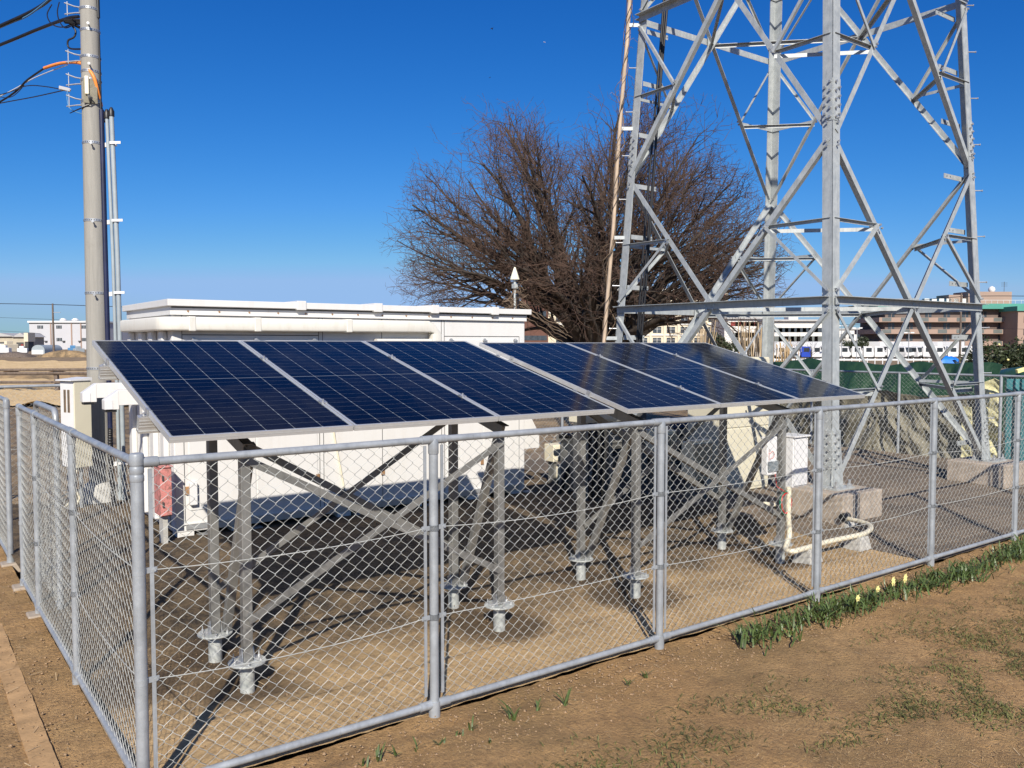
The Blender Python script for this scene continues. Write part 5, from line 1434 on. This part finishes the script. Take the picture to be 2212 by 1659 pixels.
# school: long cream wing with five storeys
t, w = bldg('school_building', 'long cream five storey school building with brick stair towers behind the huge tree', 1182, 1566, 262)
top = zof(629, 262); lp(MB().box(-w, w, 0, 14, 0, top), 'wall', 'cream_wall', t)
lp(MB().box(-w-.3, w+.3, -.8, 14.3, top, top+.7), 'roof', 'white_wall', t)
fl = (top)/5.2
for f in range(5):
    zc = top-1.9-f*3.37
    lp(MB().box(-w, w, -.35, 0, zc-1.75, zc-1.35), 'ledge', 'white_wall', t)
    n = 12
    for i in range(n):
        xx = -w+4+i*(2*w-8)/(n-1)
        o = lp(MB().box(xx-1.3, xx+1.3, -.05, .02, zc-.95, zc+.95), 'window', 'glass_far', t)
        if f > 1: lp(MB().box(xx-.05, xx+.05, -.09, -.05, zc-.95, zc+.95).box(xx-1.3, xx+1.3, -.085, -.05, zc+.25, zc+.33), 'mullion', 'white_wall', o)
for i in range(13): 
    xx = -w+1.6+i*(2*w-3.2)/12; lp(MB().box(xx-.35, xx+.35, -.5, 0, 0, top), 'pillar', 'cream_wall', t)
lp(MB().box(w-3.2, w+.4, -1.2, 6, 0, zof(628, 262)+1.2), 'stair_tower', 'cream_wall', t); lp(MB().box(w-2.6, w-.4, -1.27, -1.2, top-8, top-.4), 'red_panel', 'brick_red', t)
x_ = (1297-1374)/FV*262; lp(MB().box(x_-3.2, x_+3.4, -2, 6, 0, zof(606, 262)), 'brick_tower', 'brick_red', t)
t, w = bldg('brick_block', 'dark brown brick stair block at the left end of the school', 1126, 1184, 250)
top = zof(624, 250); lp(MB().box(-w, w, 0, 9, 0, top), 'wall', 'brick_brown', t); lp(MB().box(-w-.2, w+.2, -.3, 9.2, top, top+.4), 'roof', 'brick_brown', t)
lp(MB().box(w-2.6, w-.6, -.04, .02, top-8.3, top-6.6), 'window', 'glass_far', t)
lp(MB().box(-w+.4, w-.4, -.05, .02, top-15.2, top-13.8), 'window', 'glass_far', t)
# second white hall and annex right of the school
for (vx0, vx1, vt, d, nm, lb, rows, nwin) in ((1564, 1662, 689, 240, 'school_hall', 'low white hall with reddish awnings right of the school', ((700, 1.2, 'brick_red'), (724, 1.4, 'balcony_glass')), 6),
        (1655, 1792, 694, 232, 'white_annex', 'long low white building behind the small bare trees', ((713, 1.2, 'glass_far'), (733, 1.7, 'balcony_glass')), 8)):
    t, w = bldg(nm, lb, vx0, vx1, d); top = zof(vt, d)
    lp(MB().box(-w, w, 0, 16, 0, top), 'wall', 'white_wall', t); lp(MB().box(-w-.4, w+.4, -.9, 16.4, top, top+.45), 'roof', 'far_roof', t)
    for (vy, hh_, mt) in rows:
        zc = zof(vy, d)
        for i in range(nwin):
            xx = -w+3+i*(2*w-6)/(nwin-1); lp(MB().box(xx-1.3, xx+1.3, -.06, .02, zc-hh_/2, zc+hh_/2), 'window', mt, t)
    lp(MB().box(-w*.2, w*.1, 3, 7, top+.45, top+1.9), 'roof_box', 'white_wall', t)
t, w = bldg('white_annex', 'small white building partly hidden by the evergreen clump', 1790, 1868, 300); top = zof(712, 300)
lp(MB().box(-w, w, 0, 10, 0, top), 'wall', 'white_wall', t); lp(MB().box(-w-.3, w+.3, -.5, 10.3, top, top+.4), 'roof', 'far_roof', t)
for i in range(4): lp(MB().box(-w+2+i*(2*w-4)/3-.9, -w+2+i*(2*w-4)/3+.9, -.06, .02, top-3.2, top-1.6), 'window', 'glass_far', t)
# brown apartment block with green roof and balconies
d = 222
t, w = bldg('apartment_block', 'brown four storey apartment block with green roof and curved balconies', 1890, 2200, d, yaw=3)
top = zof(668, d); lp(MB().box(-w+2, w, 0, 14, 0, top), 'wall', 'apt_wall', t)
roof = MB()
def rounded(x0, x1, y0, y1, r, z0, z1, m):
    pts = [(x0, y0)] + [(x1-r+r*math.sin(a), y0+r-r*math.cos(a)) for a in np.linspace(0, math.pi/2, 8)] + [(x1, y1), (x0, y1)]
    return m.prism([(p[0], p[1], z0) for p in pts], (0, 0, z1-z0))
lp(rounded(-w-1, w+3, -2.2, 15, 3, top, top+1.35, roof), 'roof', 'apt_roof', t)
for k in range(4):
    zc = top-2.7-k*3.05
    bal = lp(rounded(-w-.5, w+2, -1.9, 12, 3, zc-.75, zc+.45, MB()), 'balcony', 'apt_brown', t)
    for i in range(8):
        xx = -w+1.5+i*(2*w-3)/7
        lp(MB().box(xx-1.2, xx+1.2, -1.96, -1.88, zc-.55, zc+.40), 'glass_screen', 'balcony_glass', bal)
        o = lp(MB().box(xx+1.3, xx+3.0, -.06, .02, zc+.45, zc+2.1), 'window', 'glass_far', t)
        lp(MB().box(xx+2.1, xx+2.18, -.1, -.06, zc+.45, zc+2.1), 'window_bar', 'apt_brown', o)
lp(MB().box(w*.10, w*.30, 3, 9, top+1.35, top+3.9), 'roof_house', 'apt_brown', t); lp(MB().box(-w*.92, -w*.3, 4, 9, top+1.35, top+2.9), 'roof_house', 'apt_brown', t)
for i in range(7): lp(MB().box(-w*.25+i*2.0, -w*.25+i*2.0+1.3, 3, 4.2, top+1.35, top+2.9), 'roof_unit', 'white_wall', t)
lp(MB().box(w*.35, w*.98, 2, 9, top+1.35, top+4.7), 'roof_house', 'apt_brown', t)
lp(MB().lathe((w*.72, 3, top+4.7), [(.6, 0), (.9, .5), (.75, 1.1), (.2, 1.5)], 14), 'water_tank', 'plastic_white', t, smooth=50)
m = MB().box(w*.9, w*.9+.08, 3, 3.08, top+4.7, top+7.4)
for k in range(4): m.box(w*.9-.8, w*.9+.9, 3, 3.06, top+6.2+k*.3, top+6.25+k*.3)
lp(m, 'aerial', 'seam', t)
m = MB()
for i in range(16): m.box(w*.4+i*1.6, w*.4+i*1.6+.06, -1.5, -1.44, top+1.35, top+2.3)
m.box(w*.4, w*.4+24, -1.5, -1.44, top+2.25, top+2.32); lp(m, 'roof_railing', 'plastic_white', t)
t, w = bldg('apartment_wing', 'brown side wing at the right edge set back from the apartment block', 2196, 2330, 215); top = zof(672, 215)
lp(MB().box(-w, w, 0, 12, 0, top), 'wall', 'apt_brown', t); lp(MB().box(-w-.5, w+.5, -.5, 12, top, top+1.2), 'roof', 'apt_roof', t)
for k in range(3):
    for i in range(6): lp(MB().box(-w+1.5+i*2.4, -w+2.9+i*2.4, -.06, .02, top-3-k*3.1, top-1.4-k*3.1), 'window', 'glass_far', t)
# warehouse left
d = 265; t, w = bldg('warehouse', 'large pale grey two storey warehouse on the left horizon', 62, 214, d, yaw=-4, z0=0); top = zof(697, d, 0)
lp(MB().box(-w, w, 0, 25, 0, top), 'wall', 'grey_wall', t)
lp(MB().box(-w-.3, w+.3, -.4, 25.3, top, top+.55), 'roof', 'truck_white', t); lp(MB().box(-w, w, -.1, 0, top-.35, top-.05), 'eave_line', 'seam', t)
for vx in (111, 157.5, 178.5): 
    xx = (vx-138)/FV*d; lp(MB().box(xx-.16, xx+.16, -.25, 0, 0, top-.3), 'downpipe', 'apt_brown', t)
for zc in (zof(706.5, d, 0), zof(733.5, d, 0)):
    for vx in (83.5, 90.5, 126, 132.5, 181, 187.5):
        xx = (vx-138)/FV*d; o = lp(MB().box(xx-.42, xx+.42, -.06, .02, zc-.5, zc+.5), 'window', 'glass_far', t)
        lp(MB().box(xx-.03, xx+.03, -.1, -.06, zc-.5, zc+.5), 'window_bar', 'grey_wall', o)
for vx in (100, 140, 176): xx = (vx-138)/FV*d; lp(MB().box(xx-.4, xx+.4, -.6, 0, zof(736, d, 0)-.3, zof(736, d, 0)), 'vent_hood', 'seam', t)
for xx in (-w+8, w-10, w-4): lp(MB().lathe((xx, 5, top+.5), [(.9, 0), (1.1, .5), (.5, 1.0)], 12), 'roof_vent', 'truck_white', t)
# farm sheds far left
for (vx0, vx1, vt, vr, lb) in ((-40, 34, 727, 719, 'long low farm shed with dark open front at the left edge'), (34, 58, 728, 719, 'small gabled farm shed with a red brown door')):
    d = 210; t, w = bldg('farm_shed', lb, vx0, vx1, d, z0=0, group='farm sheds'); e = zof(vt, d, 0); rg_ = zof(vr, d, 0)
    lp(MB().box(-w, w, 0, 8, 0, e), 'wall', 'shed_beige', t)
    lp(MB().prism([(-w-.4, -.6, e), (w+.4, -.6, e), (w*.15, -.6, rg_)], (0, 9, 0)), 'roof', 'far_roof', t)
    lp(MB().box(-w*.75, w*.55, -.05, .05, 0, e*.62), 'opening', 'seam', t)
    lp(MB().box(w*.05, w*.5, -.1, -.04, 0, e*.5), 'door', 'brick_red' if vx0 > 0 else 'plastic_white', t)
# white machine, tunnels, etc near the sheds
d = 200; t, w = bldg('water_tower', 'narrow white two storey structure between the sheds and the warehouse', 53, 62, d, z0=0)
lp(MB().box(-w, w, 0, 3, zof(738, d, 0), zof(719, d, 0)), 'wall', 'cream_wall', t); lp(MB().box(-w*.8, w*.8, .2, 2.5, 0, zof(738, d, 0)), 'base', 'seam', t)
d = 150; t, w = bldg('polytunnel', 'small white polytunnel with arched end in front of the warehouse', 69, 97, d, z0=0)
pts = [(-w, 0, 0)]+[(w*math.cos(a), 0, .75+.9*math.sin(a)) for a in np.linspace(math.pi, 0, 12)]+[(w, 0, 0)]
lp(MB().prism(pts, (0, 6, 0)), 'cover', 'conduit_grey', t); lp(MB().box(-w*.95, w*.85, -.1, 0, 0, .75), 'front_sheet', 'truck_white', t)
for i, (vx, d, s, mt, lb) in enumerate(((12, 150, .9, 'plastic_white', 'white farm machine under the shed front, leftmost'), (50, 150, .8, 'plastic_white', 'white farm machine beside the gabled shed'), (160, 150, .9, 'blue_cable', 'blue crate stack right of the distant pole'), (171, 148, .8, 'conduit_grey', 'grey crate stack beside the blue crates'), (22, 165, 1.5, 'cream_wall', 'pale box trailer parked before the long shed'))):
    x, y = atd(vx, d); p = FR(x, y, 0); t = thing('farm_item', lb, 'farm equipment', p); t.rotation_euler = (0, 0, R(i*17))
    lp(MB().box(-s, s, -.5, .5, .25, .25+s), 'body', mt, t, bevel=.08); lp(MB().box(-s*.8, s*.8, -.45, .45, 0, .25), 'base', 'seam', t)
    lp(MB().box(-s*.6, s*.3, -.35, .35, .25+s, .4+s*1.3), 'top', mt, t, bevel=.06)
for i, (vx, d, w_, h_, lb) in enumerate(((33, 118, 2.4, .75, 'dark heap of covered material in the field, left'), (145, 120, 3.6, 1.0, 'low brown soil mound right of the distant pole'))):
    x, y = atd(vx, d); m = MB()
    for j in range(9):
        for k in range(17):
            u, v = k/8-1, j/4-1; m.v.append(FR(x+u*w_, y+v*1.5, h_*max(0, 1-u*u)**.6*max(0, 1-v*v)**.5+.1*mn.noise(Vector((u*4, v*4, i)))-.02))
    for j in range(8):
        for k in range(16): q = j*17+k; m.f.append((q, q+1, q+18, q+17))
    single(m, 'heap', 'old_wood' if i == 0 else 'far_soil', lb, 'heap', smooth=60)
# distant utility poles + wires
def farpole(label, vx, vtop, d, r=.14, z0=0):
    x, y = atd(vx, d); t = thing('utility_pole', label, 'utility pole', FR(x, y, z0), 'distant utility poles'); t.rotation_euler = (0,0,0)
    h = H+(741-vtop)/FV*d-z0
    lp(MB().tube([(0, 0, -.2), (0, 0, h)], [r*1.2, r*.8], 10), 'pole', 'old_wood', t, smooth=50)
    lp(MB().box(-.1, 1.1, -.05, .05, h*.83, h*.83+.08), 'crossarm', 'fence_steel', t); return t
farpole('brown utility pole in the field before the grey warehouse', 117, 656, 120)
farpole('thin brown utility pole in front of the apartment block', 2073, 634, 95, .11, -1.2)
farpole('grey utility pole among the small bare trees', 1670, 690, 120, .12, -1.2)
def wire(label, pts, r=.02, grp='distant power lines'):
    P = [W(*VD(*p)) for p in pts]; P = [FR(*p) for p in P]; P = smoothpath(P, 8)
    single(MB().tube(P, r, 5), 'power_line', 'black_rubber', label, 'power line', grp, base=tuple(P[0]))
wire('uppermost distant power line crossing behind the concrete pole', [(-60, 655, 120), (117, 658, 120), (290, 664, 120)], .045)
wire('faint distant power line above the warehouse roof', [(-60, 684, 190), (110, 690, 190), (280, 700, 190)], .03)
wire('faint lower distant power line beside the warehouse roof', [(-60, 712, 190), (60, 718, 190), (90, 722, 190)], .03)
wire('power line rising to the right over the apartment block', [(1700, 668, 100), (1880, 660, 97), (2073, 641, 95), (2260, 640, 95)], .035)
wire('power line behind the lower floors of the apartment block', [(1800, 700, 160), (2000, 706, 150), (2260, 712, 150)], .03)
for (vx, vt, lb) in ((1817, 703, 'double headed lamp post left of the evergreen clump'), (1850, 708, 'single lamp post over the evergreen clump'), (1962, 718, 'short twin lamp post in the lorry park')):
    d = 150; x, y = atd(vx, d); t = thing('lamp_post', lb, 'lamp post', FR(x, y, -1.2), 'lamp posts in the lorry park'); t.rotation_euler = (0,0,0)
    h = H+(741-vt)/FV*d+1.2; lp(MB().tube([(0,0,0),(0,0,h)], .07, 8), 'pole', 'fence_steel', t); lp(MB().box(-.9, -.3, -.1, .1, h-.15, h+.05).box(.3, .9, -.1, .1, h-.15, h+.05).box(-.4, .4, -.04, .04, h-.1, h-.03), 'lamp_head', 'plastic_white', t)
# timber fence in the field at the left
t = thing('timber_fence', 'rough dark timber rail fence in the field beyond the left fences', 'fence', FR(-16, 33, 0)); t.rotation_euler = (0,0,0)
rr = random.Random(4)
for i, xx in enumerate((-9, -5.4, -1.7, 1.2, 3.6, 4.4, 7.5, 10)): lp(MB().bar((xx, 0, -.1), (xx+rr.uniform(-.1, .1), 0, .95+rr.uniform(-.1, .25)), .14, .14), 'post', 'old_wood', t)
for z, dz in ((.80, .08), (.45, -.1), (.93, .2)):
    lp(MB().tube([(-9.5, -.1, z-dz), (-4, -.1, z), (1.2, -.12, z+.03), (6, -.1, z+dz*.6), (10.5, -.1, z+dz)], .055, 7), 'rail', 'old_wood', t)
# cone aerial on a vine-covered mast behind the shelter
q = VD(1112, 604, 11.6)
t = thing('antenna_mast', 'slim mast with a pale cone antenna rising behind the white shelter', 'antenna', (q[0], q[1], 0))
part(MB().lathe((q[0], q[1], q[2]), [(.064, 0), (.064, .012), (.012, .165), (.004, .172)], 24), 'cone', 'ivory_plastic', t, smooth=30)
part(MB().cyl((q[0], q[1], 0), .016, q[2], 10).box(q[0]-.03, q[0]+.03, q[1]-.03, q[1]+.03, q[2]-.12, q[2]-.06), 'mast', 'pile_steel', t)
part(MB().cyl((q[0]+.055, q[1], q[2]-.45), .012, .42, 8), 'side_rod', 'black_rubber', t)
m = MB(); rv = random.Random(8)
for k in range(60):
    c = Vector((q[0]+rv.uniform(-.05,.05), q[1], q[2]-rv.uniform(.08, .62))); P = [c]
    th = rv.uniform(0, 6.28)
    for i in range(7): th += rv.uniform(-1, 1); c = c+Vector((math.cos(th)*.03, math.sin(th)*.03, rv.uniform(-.045, .03))); P.append(c)
    m.tube(P, .0035, 4)
for k in range(7):
    c = Vector((q[0]+.05, q[1]-.05, q[2]-.25-.04*k)); P = [c]; dx = rv.choice((-1, 1.6))
    for i in range(12): c = c+Vector((dx*.045+rv.uniform(-.02,.02), rv.uniform(-.02,.02), -.045+rv.uniform(-.02, .03))); P.append(c)
    m.tube(P, .005, 5)
part(m, 'vine', 'vine', t)
# birds and aircraft
def P_(vx, vy, d): return VD(vx, vy, d)
q = P_(1063, 62, 70); t = thing('bird', 'tiny dark bird gliding high in the blue sky', 'bird', q, 'birds')
part(MB().tube([(q[0]-.10, q[1], q[2]+.05), (q[0], q[1], q[2]), (q[0]+.09, q[1], q[2]-.06)], [.01, .035, .012], 8), 'body', 'bird_black', t, smooth=60)
part(MB().prism([(q[0]-.03, q[1]-.25, q[2]+.03), (q[0]+.03, q[1], q[2]), (q[0]-.03, q[1]+.25, q[2]+.03), (q[0]-.06, q[1], q[2])], (0, 0, .008)), 'wings', 'bird_black', t)
q = P_(1058, 168, 90); t = thing('bird', 'even smaller bird lower in the sky above the tree', 'bird', q, 'birds')
part(MB().tube([(q[0]-.09, q[1], q[2]), (q[0], q[1], q[2]), (q[0]+.09, q[1], q[2]+.02)], [.01, .03, .01], 8), 'body', 'bird_black', t, smooth=60)
part(MB().prism([(q[0]-.03, q[1]-.2, q[2]+.05), (q[0]+.03, q[1], q[2]), (q[0]-.03, q[1]+.2, q[2]+.05), (q[0]-.06, q[1], q[2])], (0, 0, .008)), 'wings', 'bird_black', t)
q = P_(1176, 91, 1500); t = thing('aeroplane', 'tiny white aeroplane high in the sky left of the tower', 'aeroplane', q)
part(MB().tube([(q[0]-2.4, q[1], q[2]+.3), (q[0]-1.6, q[1], q[2]+.2), (q[0]+1.8, q[1], q[2]-.2), (q[0]+2.6, q[1], q[2]-.2)], [.1, .32, .32, .1], 8), 'fuselage', 'truck_white', t)
part(MB().box(q[0]-.4, q[0]+.4, q[1]-2.4, q[1]+2.4, q[2]-.1, q[2]), 'wing', 'truck_white', t)
# ================================================================== PLANTS AND LITTER
def blades(name, label, mat, roots, hts, wid, lean, seed, bend=.5, flat=False):
    """thin bent leaves as three-segment ribbons"""
    rg = np.random.default_rng(seed); n = len(roots); roots = np.asarray(roots); az = rg.uniform(0, 2*math.pi, n)
    dirv = np.stack([np.cos(az), np.sin(az), np.zeros(n)], 1); side = np.stack([-np.sin(az), np.cos(az), np.zeros(n)], 1)
    V = []; ln = rg.uniform(*lean, n)
    for s, wf in ((0, .8), (.4, 1), (.75, .8), (1, .12)):
        c = roots + dirv*(hts*ln*(s**(1+bend)))[:, None] + np.array([0, 0, 1])*(hts*s*(1-.35*ln*s))[:, None]
        V.append(c-side*(wid*wf)[:, None]); V.append(c+side*(wid*wf)[:, None])
    V = np.stack(V, 1).reshape(-1, 3); b = (np.arange(n)*8)[:, None]; F = []
    for k in range(3): F.append(np.concatenate([b+2*k, b+2*k+1, b+2*k+3, b+2*k+2], 1))
    o = raw_obj(name, V, np.concatenate(F), mat); o.location = W(0, 0, 0); o.rotation_euler = (0, 0, ANG)
    return o
rg = np.random.default_rng(12)
# daffodil bed along the fence
R0 = []; 
for i in range(5200):
    a = rg.uniform(3.62, 13.6); dens = .45+.55*math.sin(a*2.1+1)**2
    if 10.1 < a < 10.7: dens *= .35
    if rg.random() > dens: continue
    c = -.34-.0*a+.04*math.sin(a*1.7); cl = round(a*7)/7
    R0.append((cl+rg.normal()*.03, c+rg.normal()*.075+(.04*math.sin(cl*31)), 0.0))
R0 = np.array(R0); h = rg.uniform(.06, .135, len(R0))*np.where(R0[:, 0] > 8.5, .78, 1)
o = blades('daffodil_bed', '', 'leaf_green', R0, h, rg.uniform(.004, .0075, len(R0)), (.35, 1.25), 1); o['kind'] = 'stuff'; o['label'] = 'dense green row of daffodil leaves along the foot of the fence'; o['category'] = 'plants'
# flowers
def flower(a, b, z, label):
    t = thing('daffodil', label, 'flower', (a, b, 0), 'open daffodils in the green row')
    part(MB().tube([(a, b, 0), (a+.01, b, z*.6), (a, b-.01, z)], .0035, 6), 'stem', 'leaf_green', t)
    m = MB()
    for k in range(6):
        th = k*math.pi/3; c = Vector((a, b-.014, z)); d1 = Vector((math.cos(th), -.2, math.sin(th))); s1 = Vector((-math.sin(th), 0, math.cos(th)))
        m.prism([c, c+d1*.014+s1*.009, c+d1*.030, c+d1*.014-s1*.009], (0, -.0015, 0))
    part(m, 'petals', 'petal', t); part(MB().cyl((a, b-.014, z), .007, .014, 10, (0, -1, 0), .010), 'trumpet', 'petal', t)
ft = [(4.72, -.46), (5.30, -.40), (5.37, -.36), (5.45, -.41), (5.53, -.37), (5.05, -.42), (7.9, -.46)]
fl_ = ['lowest open daffodil below the fourth fence post', 'left bloom of the thick flower cluster', 'second bloom of the thick flower cluster', 'third bloom of the thick flower cluster', 'right bloom of the thick flower cluster', 'single bloom just left of the flower cluster', 'single yellow bloom in the gap of the row', 'bloom near the right end of the row', 'bloom nearest the left end of the row', 'bloom right of the flower cluster']
for (a, b), lb in zip(ft, fl_): flower(a, b, .15, lb)
# single sprouts along the fence
sp = [(137, 1632, .05), (236, 1590, .07), (348, 1565, .05), (482, 1535, .06), (645, 1500, .05), (760, 1440, .05), (835, 1405, .07), (1115, 1330, .11), (1278, 1270, .07), (1442, 1240, .12), (1855, 1105, .04), (1968, 1060, .05), (960, 1480, .04)]
wh = ['bottom left', 'second from the bottom left', 'third from the bottom left', 'fourth from the bottom left', 'leaning fifth one', 'flat drooping one', 'bent one with a long leaf', 'tall tufted one', 'small thin one left of the tallest', 'tallest one with a trailing stalk', 'tiny one near the third post', 'tiny one right of the third post', 'low spreading one']
for i, ((zx, zy, hh_), w_) in enumerate(zip(sp, wh)):
    vx, vy = (1280+zx*.5787)/1.736, (1920+zy*.5787)/1.736; p = VG(vx, vy)
    t = thing('daffodil_sprout', 'daffodil sprout on the bare earth before the fence, '+w_, 'plant', (p[0], p[1], 0), 'single daffodil sprouts')
    t.rotation_euler = (0, 0, 0); n = rg.integers(4, 9); rts = np.stack([rg.normal(size=n)*.008, rg.normal(size=n)*.008, np.zeros(n)-.01], 1)
    o = blades('leaves', '', 'leaf_green', rts, np.full(n, hh_)*rg.uniform(.6, 1.2, n), rg.uniform(.004, .006, n), (.3, 1.1), 50+i); o.location = (0, 0, 0); o.rotation_euler = (0, 0, 0); o.parent = t
# dry grass and thin green grass over the earth (more of it away from the fence)
def scatter(n, a0, a1, b0, b1, fn, seed):
    rg = np.random.default_rng(seed); out = []
    A = rg.uniform(a0, a1, n); B = b1-(b1-b0)*rg.random(n)**1.0; U = rg.random(n)
    for a, b, u in zip(A, B, U):
        if u < fn(a, b): out.append((a, b, soil_h(a, b)*.8-.012 if b < 0 else 0))
    return np.array(out)
def patch(a, b): return mn.noise(Vector((a*.9, b*1.3, 9)))*.6+mn.noise(Vector((a*3.1, b*3.7, 4)))*.5
def dens_g(a, b):
    far = min(1, max(0, (-b-.6)/1.2)); return max(0, (patch(a, b)+.10+.035*max(0,a-3))*2.4)*far
Rg = scatter(420000, .3, 12, -5.2, -.45, dens_g, 2)
o = blades('sparse_grass', '', 'grass_green', Rg, rg.uniform(.010, .036, len(Rg)), rg.uniform(.0016, .0034, len(Rg)), (.5, 2.0), 3); o['kind'] = 'stuff'; o['label'] = 'thin patches of short green grass on the brown earth'; o['category'] = 'grass'
def dens_s(a, b):
    far = min(1, max(.12, (-b-.3)/1.6)); return (.28+max(0, .5+patch(a+5, b+2))*.45)*far
Rs = scatter(260000, .0, 12, -5.2, -.06, dens_s, 4)
Rl = scatter(9000, -2.2, -.03, -2, 5.5, lambda a, b: .6, 5)
def flatbits(Rt, lo, hi, w0, w1, seed):
    rg = np.random.default_rng(seed); n = len(Rt); az = rg.uniform(0, 2*math.pi, n); L = rg.uniform(lo, hi, n)*rg.uniform(.4, 1, n); w = rg.uniform(w0, w1, n)
    d = np.stack([np.cos(az), np.sin(az), rg.uniform(-.02, .22, n)], 1)*L[:, None]; s = np.stack([-np.sin(az), np.cos(az), rg.uniform(-.3, .3, n)], 1)*w[:, None]
    c = Rt+np.array([0, 0, .004]); V = np.stack([c-d-s, c+d-s, c+d+s, c-d+s], 1).reshape(-1, 3); return V, np.arange(4*n).reshape(-1, 4)
allr = np.concatenate([Rs, Rl]); V, F = flatbits(allr, .004, .018, .0007, .0015, 6)
o = raw_obj('dry_grass', V, F, 'straw'); o.location = W(0, 0, 0); o.rotation_euler = (0, 0, ANG); o['kind'] = 'stuff'; o['label'] = 'dry straw coloured grass litter over the earth'; o['category'] = 'dry grass'
Rb = np.concatenate([scatter(1300, -2.2, 12, -4.5, -.05, lambda a, b: .5 if b < 0 else 0, 8), scatter(500, -2, -.05, 0, 5, lambda a, b: .6, 9), scatter(900, .1, 7, .1, 5, lambda a, b: .35, 10)])
V, F = flatbits(Rb, .015, .055, .0012, .0022, 11)
o = raw_obj('fallen_straw', V, F, 'bamboo'); o.location = W(0, 0, 0); o.rotation_euler = (0, 0, ANG); o['kind'] = 'stuff'; o['label'] = 'longer pale stalks scattered on the ground'; o['category'] = 'straw'
# pebbles and clods
def pebbles(Rt, lo, hi, mat, name, label, seed):
    rg = np.random.default_rng(seed); n = len(Rt); s = rg.uniform(lo, hi, n)*rg.uniform(.5, 1, n)
    base = np.array([(1,0,0),(-1,0,0),(0,1,0),(0,-1,0),(0,0,.7),(0,0,-.7)], float)
    V = Rt[:, None, :]+base[None]*s[:, None, None]*rg.uniform(.6, 1.3, (n, 6, 1)); fa = np.array([(0,2,4),(2,1,4),(1,3,4),(3,0,4),(2,0,5),(1,2,5),(3,1,5),(0,3,5)])
    F = (np.arange(n)*6)[:, None, None]+fa[None]; o = raw_obj(name, V.reshape(-1, 3), F.reshape(-1, 3), mat); o.location = W(0, 0, 0); o.rotation_euler = (0, 0, ANG)
    o['kind'] = 'stuff'; o['label'] = label; o['category'] = 'pebbles'
Rp = np.concatenate([scatter(9000, -2, 11, -.5, -.03, lambda a, b: .5, 21), scatter(5000, -2, 11, -4, -.4, lambda a, b: .25, 22), scatter(3000, -2.2, -.02, 0, 5, lambda a, b: .5, 24)])
pebbles(Rp, .003, .013, 'stone', 'pebbles', 'small pale stones and clods on the earth along the fence', 1)
Rp = scatter(26000, .05, 13, .05, 6, lambda a, b: .6, 23); Rp[:, 2] = -.008
pebbles(Rp, .003, .009, 'stone', 'gravel_chips', 'loose gravel chips inside the yard', 2)

# bolt clusters are fastener stuff, not things one points at
for o in bpy.data.objects:
    if o.name.split('.')[0] in ('bolts', 'anchor_bolts') and o.parent: o['kind'] = 'stuff'
